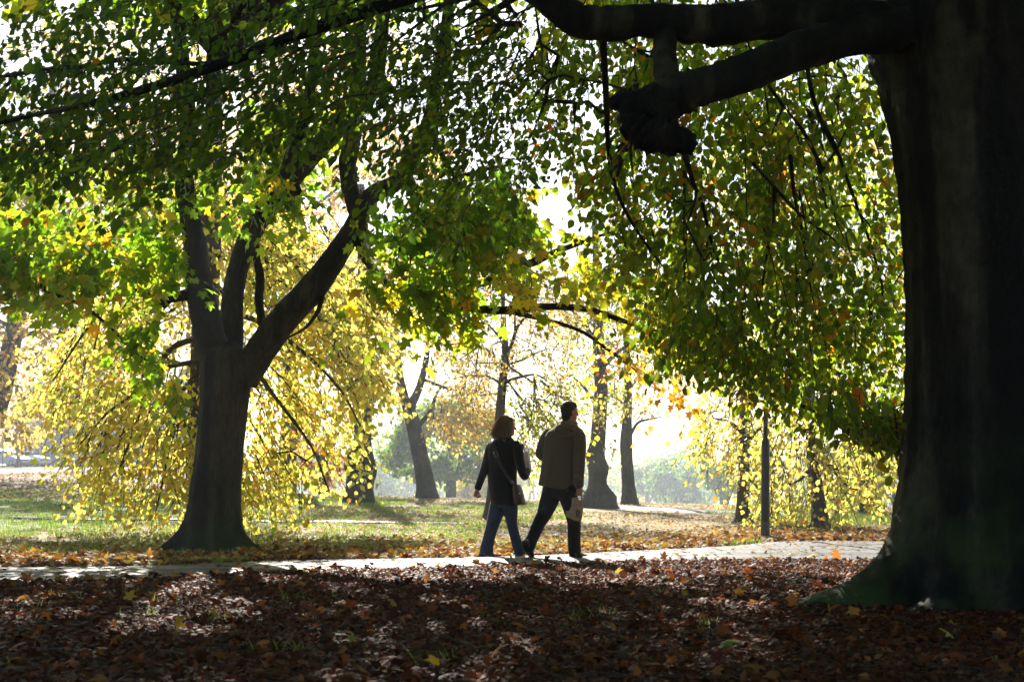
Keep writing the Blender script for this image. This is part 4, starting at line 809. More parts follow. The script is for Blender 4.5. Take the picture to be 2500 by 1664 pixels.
def fuse(name, parts, mat, parent, off, voxel=.01, smooth=3, jitter=0.0, seed=0):
    Vs, Qs, Ts, b = [], [], [], 0
    for V, (Q, T) in parts: Vs.append(V); Qs.append(Q + b); Ts.append(T + b); b += len(V)
    o = np_mesh(name, np.vstack(Vs), [np.vstack(Qs), np.vstack(Ts)], None, None, off=off)
    bm = bmesh.new(); bm.from_mesh(o.data); bmesh.ops.recalc_face_normals(bm, faces=bm.faces); bm.to_mesh(o.data); bm.free()
    r = o.modifiers.new("remesh", 'REMESH'); r.mode = 'VOXEL'; r.voxel_size = voxel; r.use_smooth_shade = True
    if smooth: s = o.modifiers.new("smooth", 'SMOOTH'); s.iterations = smooth; s.factor = .5
    dg = bpy.context.evaluated_depsgraph_get(); me = bpy.data.meshes.new_from_object(o.evaluated_get(dg)); me.name = name
    bpy.data.objects.remove(o); o = bpy.data.objects.new(name, me); C.objects.link(o); me.materials.clear(); me.materials.append(mat)
    if jitter:
        n = len(me.vertices); co = np.empty(n * 3, np.float32); nn = np.empty(n * 3, np.float32); me.vertices.foreach_get("co", co); me.vertices.foreach_get("normal", nn)
        rng = np.random.default_rng(seed); co = co.reshape(-1, 3) + nn.reshape(-1, 3) * rng.normal(0, jitter, (n, 1)); me.vertices.foreach_set("co", co.ravel().astype(np.float32)); me.update()
    me.polygons.foreach_set("use_smooth", np.ones(len(me.polygons), bool))
    if parent: o.parent = parent
    return o

def head_parts(c, fw, s=1.0):
    f = nrm(np.array([fw[0], fw[1], 0.0])); r = np.array([f[1], -f[0], 0]); u = np.array([0, 0, 1.0]); ax = [r, f, u]
    p = lambda x, y, z: np.asarray(c) + (r * x + f * y + u * z) * s
    out = [ell(p(0, -.008, .03), (.074 * s, .093 * s, .1 * s), ax), ell(p(0, .03, -.05), (.058 * s, .062 * s, .07 * s), ax), ell(p(0, .055, -.095), (.03 * s, .03 * s, .022 * s), ax),
           ell(p(0, .06, .0), (.06 * s, .03 * s, .06 * s), ax), rod([p(0, .085, .02), p(0, .106, -.015), p(0, .112, -.03)], [.008 * s, .012 * s, .013 * s], 10),
           ell(p(0, .083, .035), (.05 * s, .014 * s, .012 * s), ax), ell(p(0, .083, -.06), (.024 * s, .014 * s, .007 * s), ax), ell(p(0, .081, -.073), (.022 * s, .014 * s, .008 * s), ax)]
    for q in (-1, 1):
        out += [ell(p(q * .076, -.005, -.005), (.009 * s, .02 * s, .032 * s), ax), ell(p(q * .031, .076, .012), (.014 * s, .012 * s, .009 * s), ax)]
    return out

def hand_parts(w, d, across, curl_to, curls, thumb, s=1.0):
    """w wrist, d palm direction, across from little finger to index, curl_to side that fingers close to; curls per finger (index first)"""
    d, a = nrm(np.asarray(d, float)), nrm(np.asarray(across, float)); cu = nrm(np.asarray(curl_to, float)); w = np.asarray(w)
    out = [ring_tube([(w - d * .02, a * .026 * s, cu * .02 * s), (w + d * .01, a * .028 * s, cu * .018 * s), (w + d * .045 * s, a * .04 * s, cu * .016 * s), (w + d * .085 * s, a * .043 * s, cu * .014 * s), (w + d * .1 * s, a * .038 * s, cu * .01 * s)], 14)]
    for i, (o_, L) in enumerate(zip((.032, .011, -.011, -.031), (.075, .083, .077, .06))):
        p = w + d * (.088 - .004 * abs(i - 1.3)) * s + a * o_ * s; c = curls[i]; P = [p - d * .012]; ang = 0.0
        for sg in (.45, .32, .25):
            P.append(p); ang += c * .75; p = p + (d * cos(ang) + cu * sin(ang)) * L * sg * s
        P.append(p); out.append(rod(P, [.0092 * s, .009 * s, .0085 * s, .008 * s, .007 * s], 8, 3))
    t0 = w + d * .025 * s + a * .026 * s; t = nrm(np.asarray(thumb, float))
    out.append(rod([t0, t0 + (t * .6 + d * .3) * .04 * s, t0 + (t * .75 + d * .3) * .085 * s], [.014 * s, .011 * s, .008 * s], 8, 3)); return out

def shoe_parts(heel, toe, up, s=1.0):
    heel, toe, up = np.asarray(heel), np.asarray(toe), nrm(np.asarray(up, float)); d = nrm(toe - heel); L = np.linalg.norm(toe - heel); r = np.cross(d, up)
    rings = []
    for t, hw, h in ((-.02, .022, .03), (.03, .034, .062), (.15, .037, .085), (.3, .038, .088), (.45, .042, .07), (.62, .048, .052), (.8, .047, .04), (.93, .036, .03), (1.0, .014, .015)):
        rings.append((heel + d * L * t + up * h * .5 * s, r * hw * s, up * h * .5 * s))
    sole = [(heel + d * L * t + up * .008 * s, r * (hw + .004) * s, up * .012 * s) for t, hw in ((-.03, .02), (.03, .036), (.15, .038), (.35, .034), (.6, .048), (.8, .048), (.95, .034), (1.01, .012))]
    return ring_tube(rings, 18), ring_tube(sole, 18)

def tilt_rings(Q, rows, k=24, folds=0.0, seed=0, nf=7):
    """torso loft from rows (left px, right px, left py, right py, depth half, depth offset)"""
    rng = np.random.default_rng(seed); a = np.arange(k) * 2 * pi / k; ph = rng.uniform(0, 6.28, 3); V = []
    for i, (xl, xr, yl, yr, dh, do) in enumerate(rows):
        l, r = Q(xl, yl, do), Q(xr, yr, do); c = (l + r) / 2; U = (r - l) / 2; t = i / (len(rows) - 1)
        m = 1 + folds * t * (np.sin(nf * a + ph[0]) + .6 * np.sin((nf * 2 - 3) * a + ph[1]))
        sq = 1 + .06 * np.cos(4 * a + pi)          # slightly boxy section
        V.append(c + (np.cos(a) * m * 1)[:, None] * U + (np.sin(a) * m * sq)[:, None] * np.array([0, dh, 0]))
    n = len(V); cen = [V[0].mean(0), V[-1].mean(0)]; V = np.vstack(V + [[cen[0]], [cen[1]]])
    i = np.arange(n - 1)[:, None] * k; j = np.arange(k)[None]; j2 = (j + 1) % k; jj = np.arange(k)
    Qd = np.stack([i + j, i + j2, i + k + j2, i + k + j], -1).reshape(-1, 4)
    T = np.vstack([np.stack([(jj + 1) % k, jj, np.full(k, n * k)], -1), np.stack([(n - 1) * k + jj, (n - 1) * k + (jj + 1) % k, np.full(k, n * k + 1)], -1)])
    return V, [Qd, T]

M_SKIN = mat_plain("skin", (.42, .22, .15), rough=.5, noise=.08, scale=60, bump=.05)
def mat_cloth(name, col, scale=220, noise=.2, rough=.85, bump=.25):
    m = mat_plain(name, col, rough=rough, noise=noise, scale=scale, bump=bump, spec=.15)
    m.node_tree.nodes["Principled BSDF"].inputs["Sheen Weight"].default_value = .15; return m
M_JACKET = mat_cloth("olive_jacket", (.11, .083, .053)); M_DARKTR = mat_cloth("black_trousers", (.008, .008, .009)); M_COAT = mat_cloth("black_coat", (.007, .006, .008)); M_DENIM = mat_cloth("blue_denim", (.026, .042, .08), noise=.4)
M_SHOE = mat_plain("brown_shoe", (.06, .03, .018), rough=.5, scale=40); M_SOLE = mat_plain("dark_sole", (.02, .016, .014), rough=.8); M_BLKSHOE = mat_plain("black_shoe", (.012, .01, .01), rough=.4)
M_STRAP = mat_plain("strap_leather", (.014, .012, .011), rough=.6, scale=80); M_LEATHER = mat_plain("brown_leather", (.085, .04, .025), rough=.35, scale=60, bump=.2); M_METAL = mat_plain("buckle_metal", (.6, .58, .55), rough=.25, metal=1.0, bump=0)
M_PAPER = mat_plain("brown_paper", (.38, .27, .17), rough=.8, noise=.12, scale=25, bump=.3); M_INK = mat_plain("grey_print", (.11, .08, .06), rough=.8, bump=0); M_PLAST = mat_leaf("pale_plastic", gain=(1, 1, 1), fac=.35, rough=.3)
M_DARKHAIR = mat_plain("short_brown_hair", (.03, .02, .013), rough=.6, scale=300, noise=.4, bump=.4)
def mat_hair():
    m = mat_leaf("auburn_hair", gain=(2.2, 2.0, 1.7), fac=.4, rough=.4, spec=.4); return m
M_HAIR = mat_hair()

def setcol(o, col):
    me = o.data; a = me.color_attributes.new("Col", 'FLOAT_COLOR', 'POINT'); a.data.foreach_set("color", np.tile(np.array([*col, 1], np.float32), len(me.vertices))); return o

def man():
    D = 16.4
    Q = lambda x, y, dd=0.0: W(1120 + x / 3.565, 960 + y / 3.565, D + dd)
    m = D / F / 3.565; f = nrm(np.array([.75, .66, 0])); rgt = np.array([f[1], -f[0], 0]); up = np.array([0, 0, 1.0])
    base = Q(900, 1435); off = base.copy(); root = empty("person", base)
    tag(root, "man in an olive hooded jacket and black trousers walking with a paper bag", "person")
    body = head_parts(Q(966, 163, .02), (.86, .5, 0), 1.0)
    body += [rod([Q(955, 290, .02), Q(960, 235, .02), Q(964, 190, .02)], [.068, .06, .058])]
    body += [ring_tube([(Q(940, 300, .02), rgt * .08, f * .05), (Q(925, 360, .02), rgt * .12, f * .07), (Q(900, 500, .02), rgt * .11, f * .07), (Q(880, 680, .02), rgt * .1, f * .07), (Q(875, 850, .02), rgt * .11, f * .08), (Q(880, 900, .02), rgt * .1, f * .07)], 20)]
    wR = Q(1047, 812, -.13)
    body += [rod([Q(1050, 350, -.1), Q(1055, 470, -.12), Q(1045, 610, -.13), wR], [.05, .046, .04, .03])]
    body += hand_parts(wR, (.05, .0, -1), (.85, .5, 0), (-.5, .75, .1), (.55, 1.5, 1.55, 1.5), (.9, .1, -.35), 1.0)
    wL = Q(850, 570, .42)
    body += [rod([Q(775, 350, .12), Q(728, 440, .1), Q(712, 520, .1), Q(780, 560, .27), wL], [.05, .045, .04, .036, .03])]
    body += hand_parts(wL, (.75, .6, .15), (-.2, .2, .9), (.5, -.7, 0), (.8, .9, .9, 1), (0, .4, .8), 1.0)
    body += [rod([Q(825, 870, .04), Q(775, 985, .02), Q(712, 1095, -.02), Q(655, 1210, -.1), Q(600, 1330, -.2)], [.09, .078, .056, .05, .04])]
    body += [rod([Q(950, 880, -.05), Q(985, 1000, -.03), Q(1003, 1130, 0), Q(1003, 1260, .0), Q(1003, 1395, 0)], [.09, .078, .056, .05, .04])]
    fuse("body", body, M_SKIN, root, off, .0065, 2)
    hc = Q(964, 155, .015); hf = nrm(np.array([.86, .5, 0])); hr = np.array([hf[1], -hf[0], 0]); hx = [hr, hf, up]
    fuse("hair", [ell(hc + up * .022 - hf * .022, (.083, .092, .1), hx), ell(hc - hf * .05 - up * .05, (.07, .05, .07), hx), ell(hc + up * .06 + hf * .015, (.07, .075, .06), hx)], M_DARKHAIR, root, off, .007, 2, .0018, 3)
    rows = [(895, 1003, 235, 238, .075, .02), (872, 1020, 262, 265, .095, .01), (820, 1060, 298, 305, .11, .0), (775, 1085, 330, 340, .125, .0), (752, 1078, 372, 385, .14, 0), (742, 1060, 440, 450, .15, 0), (735, 1045, 530, 540, .155, 0), (722, 1030, 620, 640, .16, 0), (708, 1022, 710, 750, .165, 0), (692, 1018, 790, 848, .175, 0), (700, 1010, 800, 858, .16, 0)]
    parts = [tilt_rings(Q, rows, 48, .034, 2, 6)]
    parts += [rod([Q(1035, 335, -.08), Q(1052, 380, -.11), Q(1058, 470, -.13), Q(1050, 600, -.14), Q(1046, 700, -.14), Q(1046, 795, -.135)], [.062, .072, .07, .066, .062, .056], 18)]
    parts += [rod([Q(785, 340, .1), Q(755, 390, .1), Q(728, 460, .1), Q(715, 525, .1), Q(760, 555, .22), Q(838, 568, .4)], [.06, .068, .064, .06, .058, .05], 18)]
    for yy in (520, 640, 700, 745): parts += [rod([Q(1000, yy - 6, -.16), Q(1046, yy + 4, -.205), Q(1092, yy - 8, -.13)], [.006, .012, .006], 8)]
    jk = fuse("jacket", parts, M_JACKET, root, off, .0075, 2)
    hood = [rod([Q(1010, 250, .07), Q(1018, 262, 0), Q(960, 268, -.09), Q(895, 258, -.05), Q(888, 245, .05)], [.02, .026, .03, .026, .02], 12),
            rod([Q(842, 290, 0), Q(850, 335, -.09), Q(900, 362, -.135), Q(960, 368, -.15), Q(1020, 352, -.13), Q(1062, 330, -.06)], [.02, .026, .03, .03, .026, .018], 12),
            ell(Q(935, 310, -.1), (.135, .06, .075)), rod([Q(905, 255, -.08), Q(920, 290, -.12), Q(990, 318, -.16)], [.03, .028, .014], 12), rod([Q(870, 275, -.06), Q(885, 320, -.12), Q(960, 345, -.165)], [.03, .026, .012], 12)]
    fuse("hood", hood, M_JACKET, jk, np.zeros(3) + off, .0075, 2)
    trs = [ring_tube([(Q(870, 770), rgt * .15, f * .11), (Q(875, 850, 0), rgt * .155, f * .12), (Q(880, 905, 0), rgt * .14, f * .11)], 20),
           rod([Q(815, 840, .04), Q(785, 940, .03), Q(742, 1050, 0), Q(705, 1110, -.03), Q(660, 1210, -.1), Q(625, 1290, -.16), Q(610, 1335, -.2)], [.118, .11, .088, .08, .074, .072, .072], 20),
           rod([Q(942, 850, -.05), Q(965, 950, -.04), Q(993, 1060, -.02), Q(1003, 1130, 0), Q(1004, 1250, .0), Q(1006, 1340, .0), Q(1010, 1395, 0)], [.12, .1, .084, .079, .076, .074, .07], 20),
           rod([Q(690, 1010, -.06), Q(720, 1040, -.09), Q(765, 1050, -.09)], [.012, .02, .01], 8), rod([Q(950, 1345, -.05), Q(1005, 1362, -.08), Q(1060, 1345, -.04)], [.01, .014, .01], 8)]
    fuse("trousers", trs, M_DARKTR, root, off, .009, 2)
    for (he, to, u) in ((Q(985, 1432, -.02), Q(1108, 1424, .14), (0, 0, 1)), (Q(563, 1300, -.27), Q(632, 1432, -.06), (.52, .42, .62))):
        sh, so = shoe_parts(he, to, u, 1.08); o = fuse("shoe", [sh], M_SHOE, root, off, .007, 2); fuse("sole", [so], M_SOLE, o, off, .006, 1)
    V, Fc = rod([wR + up * .02 + np.array([.034 * cos(a), .034 * sin(a), 0]) for a in np.linspace(0, 2 * pi, 13)], [.007] * 13, 8, 2, False); wt = np_mesh("watch_strap", V, Fc, M_STRAP, root, smooth=True, off=off)
    V, Fc = ell(wR + up * .02 + np.array([.012, -.036, 0]), (.016, .006, .016)); np_mesh("watch_face", V, Fc, M_METAL, wt, smooth=True, off=off)
    return Q, wR
Qm, WR = man()

def paper_bag():
    D = 16.4; Q = Qm; c = [Q(955, 898, -.13), Q(1093, 938, -.13), Q(1063, 1112, -.13), Q(930, 1070, -.13)]
    off = (c[0] + c[1] + c[2] + c[3]) / 4; root = empty("paper_bag", off); tag(root, "brown paper carrier bag with printed sketch hanging from the man's right hand", "bag")
    # box turned so that the narrow gusset shows at the left and the printed face to the right
    def grid(name, P00, P10, P01, P11, n=10, amp=.004, seed=0, mat=M_PAPER, par=root, u0=0, u1=1, v0=0, v1=1, lift=0.0):
        rng = np.random.default_rng(seed); u, v = np.meshgrid(np.linspace(u0, u1, n), np.linspace(v0, v1, n)); P = (1 - u)[..., None] * ((1 - v)[..., None] * P00 + v[..., None] * P01) + u[..., None] * ((1 - v)[..., None] * P10 + v[..., None] * P11)
        nn = nrm(np.cross(P10 - P00, P01 - P00)); P = P + nn * (amp * (np.sin(u * 9 + v * 2.5 + seed) * np.cos(v * 5 + seed) + .7 * np.sin(u * 17 - 3 * v)) * np.sin(pi * u) + lift)[..., None]; i, j = np.meshgrid(np.arange(n - 1), np.arange(n - 1)); q = (j * n + i)
        return P.reshape(-1, 3), np.stack([q, q + 1, q + n + 1, q + n], -1).reshape(-1, 4)
    e = np.array([.0, .0, .0]); a = Q(955, 898, -.10); b = Q(1006, 908, -.17); cc = Q(1093, 938, -.12); dd_ = a + (cc - b)
    a2 = Q(930, 1068, -.10); b2 = Q(1022, 1108, -.17); c2 = Q(1066, 1112, -.12); d2 = a2 + (c2 - b2) * .9 + np.array([0, .03, .01])
    Vs, Qs, k = [], [], 0
    for n_, (p, q, r, s) in enumerate([(a, b, a2, b2), (b, cc, b2, c2), (cc, dd_, c2, d2), (dd_, a, d2, a2), (a2, b2, d2, c2)]):
        V, G = grid("", p, q, r, s, seed=n_, amp=.005 if n_ < 4 else 0); Vs.append(V); Qs.append(G + k); k += len(V)
    o = np_mesh("bag_paper", np.vstack(Vs), np.vstack(Qs), M_PAPER, root, off=off)
    so = o.modifiers.new("thick", 'SOLIDIFY'); so.thickness = .0012
    for A, B, dy in ((Q(978, 905, -.14), Q(1012, 908, -.16), -.0), (Q(1040, 922, -.1), Q(1072, 930, -.1), .0)):
        tp = WR + np.array([.02 + (dy if dy else 0), .015, -.125]); V, Fc = rod([A, A * .45 + tp * .55 + np.array([-.008, 0, 0]), tp, B * .45 + tp * .55 + np.array([.008, 0, 0]), B], [.0045] * 5, 8, 5); np_mesh("handle", V, Fc, M_PAPER, root, smooth=True, off=off)
    # the printed sketch on the face: a row of little house fronts
    nn = nrm(np.cross(cc - b, b2 - b)); nn = nn if nn[1] < 0 else -nn
    def S(u, v): return (1 - u) * ((1 - v) * b + v * b2) + u * ((1 - v) * cc + v * c2) + nn * .0085
    bars = [((.05, .55), (.6, .55)), ((.05, .82), (.6, .8)), ((.08, .55), (.08, .82)), ((.33, .5), (.33, .8)), ((.6, .5), (.6, .8)), ((.2, .5), (.2, .62)), ((.2, .66), (.2, .8)), ((.12, .66), (.55, .64)), ((.45, .54), (.45, .62)), ((.65, .84), (.95, .86)), ((.65, .7), (.95, .72)), ((.78, .7), (.78, .84)), ((.9, .71), (.9, .85)), ((.1, .5), (.33, .47)), ((.4, .7), (.55, .72))]
    Vs, Fs, k = [], [], 0; parts = []
    for p, q in bars:
        P = np.array([S(*p), S(*q)]); V, Fc = tube_arrays([(P, np.array([.0028, .0028]))], 4); Vs.append(V); parts.append([x + k for x in Fc]); k += len(V)
    np_mesh("printed_sketch", np.vstack(Vs), [np.vstack([p[0] for p in parts]), np.vstack([p[1] for p in parts])], M_INK, o, off=off)
paper_bag()

def woman():
    D = 16.75
    Q = lambda x, y, dd=0.0: W(1120 + x / 3.565, 960 + y / 3.565, D + dd)
    f = nrm(np.array([.78, .62, 0])); rgt = np.array([f[1], -f[0], 0]); up = np.array([0, 0, 1.0]); base = Q(350, 1415); off = base.copy(); root = empty("person", base)
    tag(root, "woman with a shoulder-length bob in a black coat and blue jeans, left of the man", "person")
    hf = nrm(np.array([.97, .24, 0])); hc = Q(423, 292, 0)
    body = head_parts(hc, hf, .94) + [rod([Q(405, 440, 0), Q(408, 390, 0), Q(412, 340, 0)], [.055, .048, .048])]
    body += [ring_tube([(Q(400, 430, 0), rgt * .08, f * .045), (Q(395, 490, .02), rgt * .1, f * .06), (Q(385, 640, .02), rgt * .09, f * .07), (Q(385, 850, .02), rgt * .1, f * .08), (Q(385, 930, .02), rgt * .08, f * .06)], 20)]
    wL = Q(160, 832, -.12)
    body += [rod([Q(290, 450, .1), Q(255, 560, .06), Q(228, 640, 0), wL], [.042, .04, .036, .026])]
    body += hand_parts(wL, (-.22, -.1, -.9), (.45, .6, 0), (.75, -.4, 0), (1.1, 1.2, 1.25, 1.3), (.5, .1, -.6), .9)
    wR = Q(598, 640, .26)
    body += [rod([Q(515, 450, -.1), Q(545, 600, -.1), Q(572, 715, -.06), wR], [.042, .04, .036, .026])]
    body += hand_parts(wR, (-.1, .6, .7), (.5, .3, .3), (-.8, 0, .2), (.9, 1, 1, 1.1), (.2, .3, .6), .9)
    body += [rod([Q(345, 960, .05), Q(310, 1080, .04), Q(280, 1180, 0), Q(258, 1290, -.03), Q(235, 1395, -.06)], [.06, .062, .05, .045, .035])]
    body += [rod([Q(445, 975, -.02), Q(455, 1060, .06), Q(462, 1130, .11), Q(498, 1260, .12), Q(528, 1385, .12)], [.06, .06, .05, .045, .035])]
    fuse("body", body, M_SKIN, root, off, .0062, 2)
    # hair: a bob blown back to the left
    hr = np.array([hf[1], -hf[0], 0]); hx = [hr, hf, up]
    hp = [ell(hc + up * .035 - hf * .02, (.088, .092, .1), hx), ell(Q(395, 315, -.02), (.09, .085, .1)), ell(Q(360, 340, 0), (.068, .085, .078)), ell(Q(430, 325, -.05), (.045, .045, .08)), ell(Q(325, 360, -.01), (.05, .06, .045)), ell(Q(350, 315, -.01), (.06, .07, .07)), ell(Q(385, 368, -.04), (.075, .06, .04)), ell(Q(440, 368, -.05), (.03, .035, .035)), ell(hc + hf * .025 + up * .08, (.06, .05, .04), hx)]
    hair = setcol(fuse("hair", hp, M_HAIR, root, off, .007, 2, .0012, 5), (.11, .072, .045))
    rng = np.random.default_rng(3); ch = []
    for i in range(520):
        th = rng.uniform(0, 2 * pi); s0 = hc + up * rng.uniform(.118, .146) + np.array([cos(th), sin(th), 0]) * rng.uniform(.0, .06) - hf * .025
        az = nrm(np.array([cos(th) - .25, sin(th) * .9, 0])); 
        if az @ hf > .35: continue
        e = np.array([hc[0], hc[1], 0]) - hf * .045 + az * rng.uniform(.095, .13); e[2] = Q(400, rng.normal(385, 14))[2]
        if az[0] < -.3: e += np.array([-.03, 0, .01]) * abs(rng.normal(0, 1))
        mid = np.array([hc[0], hc[1], hc[2] + .045]) - hf * .03 + az * rng.uniform(.1, .122); ch.append(catmull([s0, mid, e], [.0013, .0013, .0007], 5))
    for i in range(160):       # loose strands at the back
        s0 = Q(rng.uniform(315, 360), rng.uniform(270, 385), rng.uniform(-.08, .08)); e = s0 + np.array([-rng.uniform(.03, .095), rng.normal(0, .03), rng.uniform(-.05, .035)]); ch.append(catmull([s0, (s0 + e) / 2 + [0, 0, -.008], e], [.0011, .0009, .0005], 4))
    V, Fc = tube_arrays(ch, 3, cap=False); st = np_mesh("strands", V, Fc, M_HAIR, hair, off=off); setcol(st, (.32, .23, .15)); tag(st, kind="stuff")  # strands coloured paler than the hair, standing in for its sunlit edges
    rows = [(372, 452, 378, 380, .075, 0), (345, 475, 396, 398, .085, 0), (300, 508, 412, 415, .095, 0), (268, 530, 432, 438, .11, 0), (262, 532, 470, 475, .125, 0), (255, 522, 560, 560, .135, 0), (250, 508, 660, 660, .135, 0), (252, 506, 760, 760, .145, 0), (266, 505, 870, 870, .155, 0), (284, 494, 965, 975, .165, 0), (292, 486, 972, 982, .15, 0)]
    parts = [tilt_rings(Q, rows, 48, .008, 4, 5)]
    parts += [rod([Q(300, 438, .08), Q(278, 470, .08), Q(258, 540, .06), Q(232, 630, .0), Q(200, 725, -.06), Q(166, 820, -.115)], [.05, .058, .056, .052, .047, .042], 18)]
    parts += [rod([Q(500, 440, -.08), Q(515, 480, -.1), Q(530, 590, -.11), Q(552, 680, -.09), Q(572, 722, -.05), Q(586, 700, .06), Q(598, 655, .22)], [.05, .058, .056, .052, .044, .046, .04], 18)]
    parts += [rod([Q(455, 388, -.02), Q(440, 398, -.08), Q(400, 402, -.1), Q(372, 392, -.05), Q(368, 380, .02)], [.016, .022, .024, .02, .016], 10)]
    fuse("coat", parts, M_COAT, root, off, .0075, 2)
    trs = [ring_tube([(Q(385, 930), rgt * .14, f * .11), (Q(392, 985), rgt * .13, f * .1)], 20), rod([Q(348, 950, .05), Q(322, 1050, .04), Q(288, 1165, 0), Q(262, 1260, -.02), Q(246, 1330, -.04), Q(240, 1385, -.05)], [.098, .09, .073, .071, .077, .082], 20),
           rod([Q(445, 960, -.02), Q(455, 1050, .05), Q(462, 1125, .11), Q(482, 1215, .12), Q(508, 1310, .12), Q(530, 1378, .12)], [.095, .08, .062, .06, .063, .064], 20)]
    for yy in (1130, 1150, 1170): trs.append(rod([Q(235, yy + 10, -.05), Q(285, yy, -.075), Q(345, yy - 12, -.04)], [.006, .011, .006], 8))
    trs += [rod([Q(178, 1384, -.06), Q(240, 1394, -.13), Q(298, 1388, -.07)], [.008, .012, .008], 8)]
    fuse("jeans", trs, M_DENIM, root, off, .009, 2)
    for he, to in ((Q(185, 1414, -.1), Q(328, 1416, .08)), (Q(508, 1392, .1), Q(620, 1386, .24))):
        sh, so = shoe_parts(he, to, (0, 0, 1), .92); o = fuse("shoe", [sh], M_BLKSHOE, root, off, .007, 2); fuse("sole", [so], M_SOLE, o, off, .006, 1)
    # satchel, strap across the back
    c0 = Q(515, 892, -.17); sroot = empty("shoulder_bag", c0); tag(sroot, "brown leather satchel at the woman's hip on a long dark strap with a metal buckle", "bag")
    nx = nrm(np.array([.8, -.45, 0])); tx = nrm(np.array([.5, .87, 0])); ax = [tx, nx, up]      # nx out of the bag's face, tx along its width
    def bx(cen, rows): return ring_tube([(cen + up * z + nx * n_, tx * wd, nx * th) for z, wd, th, n_ in rows], 24)
    lean = -nrm(Q(540, 970) - Q(478, 790))
    o = fuse("bag_body", [ring_tube([(Q(505 + 30 * t, 800 + 170 * t, -.17), tx * wd, nx * th) for t, wd, th in ((0, .07, .03), (.1, .085, .045), (.5, .1, .052), (.9, .108, .055), (1, .1, .045))], 24)], M_LEATHER, sroot, c0, .007, 2)
    fl = fuse("bag_flap", [ring_tube([(Q(498 + 24 * t, 792 + 95 * t, -.205) + nx * .012, tx * wd, nx * .032) for t, wd in ((0, .06), (.2, .082), (.7, .096), (.95, .092), (1, .07))], 24)], M_LEATHER, sroot, c0, .007, 2)
    V, Fc = ell(Q(528, 872, -.27), (.012, .008, .012)); np_mesh("clasp", V, Fc, M_METAL, fl, smooth=True, off=c0)
    pts = [Q(300, 398, .05), Q(298, 412, -.06), Q(303, 440, -.115), Q(325, 530, -.15), Q(360, 610, -.16), Q(402, 680, -.165), Q(440, 735, -.175), Q(468, 775, -.19), Q(485, 800, -.2)]
    P, _ = catmull(pts, np.zeros(len(pts)), 6); tg = nrm(np.gradient(P, axis=0)); nrmY = nrm(np.array([0, -1.0, .05]) - tg * (tg @ np.array([0, -1.0, .05]))[:, None]); sd = np.cross(tg, nrmY)
    V, Fc = ring_tube([(p, s_ * .021, n_ * .005) for p, s_, n_ in zip(P, sd, nrmY)], 10); stp = np_mesh("strap", V, Fc, M_STRAP, sroot, smooth=True, off=c0)
    def frame(cx, cy, dd, w_, h_, an):
        c_ = Q(cx, cy, dd); e1 = np.array([cos(an), 0, sin(an)]); e2 = np.array([-sin(an), 0, cos(an)]); q = [c_ + e1 * a_ * w_ + e2 * b_ * h_ for a_, b_ in ((-1, -1), (1, -1), (1, 1), (-1, 1), (-1, -1))]
        V, Fc = tube_arrays([(np.array(q), np.full(5, .0035))], 6); np_mesh("buckle", V, Fc, M_METAL, stp, off=c0)
    frame(324, 528, -.165, .022, .026, .35); frame(466, 772, -.205, .018, .012, -.9)
    # pale carrier bag hugged in front
    c1 = Q(590, 570, .2); b = empty("carrier_bag", c1); tag(b, "crumpled pale grey carrier bag held up in front of the woman's right arm", "bag")
    rng = np.random.default_rng(8); k = 40; a = np.arange(k) * 2 * pi / k; V = []; rw = [(540, 606, 470, .02), (536, 612, 490, .05), (534, 618, 540, .075), (536, 625, 600, .08), (548, 632, 650, .075), (566, 630, 680, .05), (580, 622, 688, .02)]
    R2, _ = catmull([(x0, x1, y) for x0, x1, y, _ in rw], np.array([r[3] for r in rw]), 5); dh = np.interp(np.arange(len(R2)), np.linspace(0, len(R2) - 1, len(rw)), [r[3] for r in rw])
    for i, ((x0, x1, y), h) in enumerate(zip(R2, dh)):
        c_ = Q((x0 + x1) / 2, y, .2); hw = (Q(x1, y, .2) - Q(x0, y, .2))[0] / 2; fo = 1 + .1 * np.sin(7 * a + 1 + .05 * i) + .06 * np.sin(13 * a + i * .2); V.append(c_ + np.stack([np.cos(a) * hw * (1 + (fo - 1) * .4), np.sin(a) * h * fo, .006 * np.sin(5 * a)], -1))
    n = len(V); V = np.vstack(V); i = np.arange(n - 1)[:, None] * k; j = np.arange(k)[None]; j2 = (j + 1) % k
    o = np_mesh("bag_skin", V, np.stack([i + j, i + j2, i + k + j2, i + k + j], -1).reshape(-1, 4), M_PLAST, b, smooth=True, off=c1, col=np.tile([.42, .41, .4], (len(V), 1)))
    for q in ([(556, 490), (552, 450), (546, 432), (558, 452), (575, 500)], [(575, 500), (566, 470), (572, 445), (566, 462), (552, 490)]):
        V, Fc = rod([Q(x, y, .14) for x, y in q], [.005] * 5, 8, 4); np_mesh("handle", V, Fc, M_STRAP, b, smooth=True, off=c1)
woman()

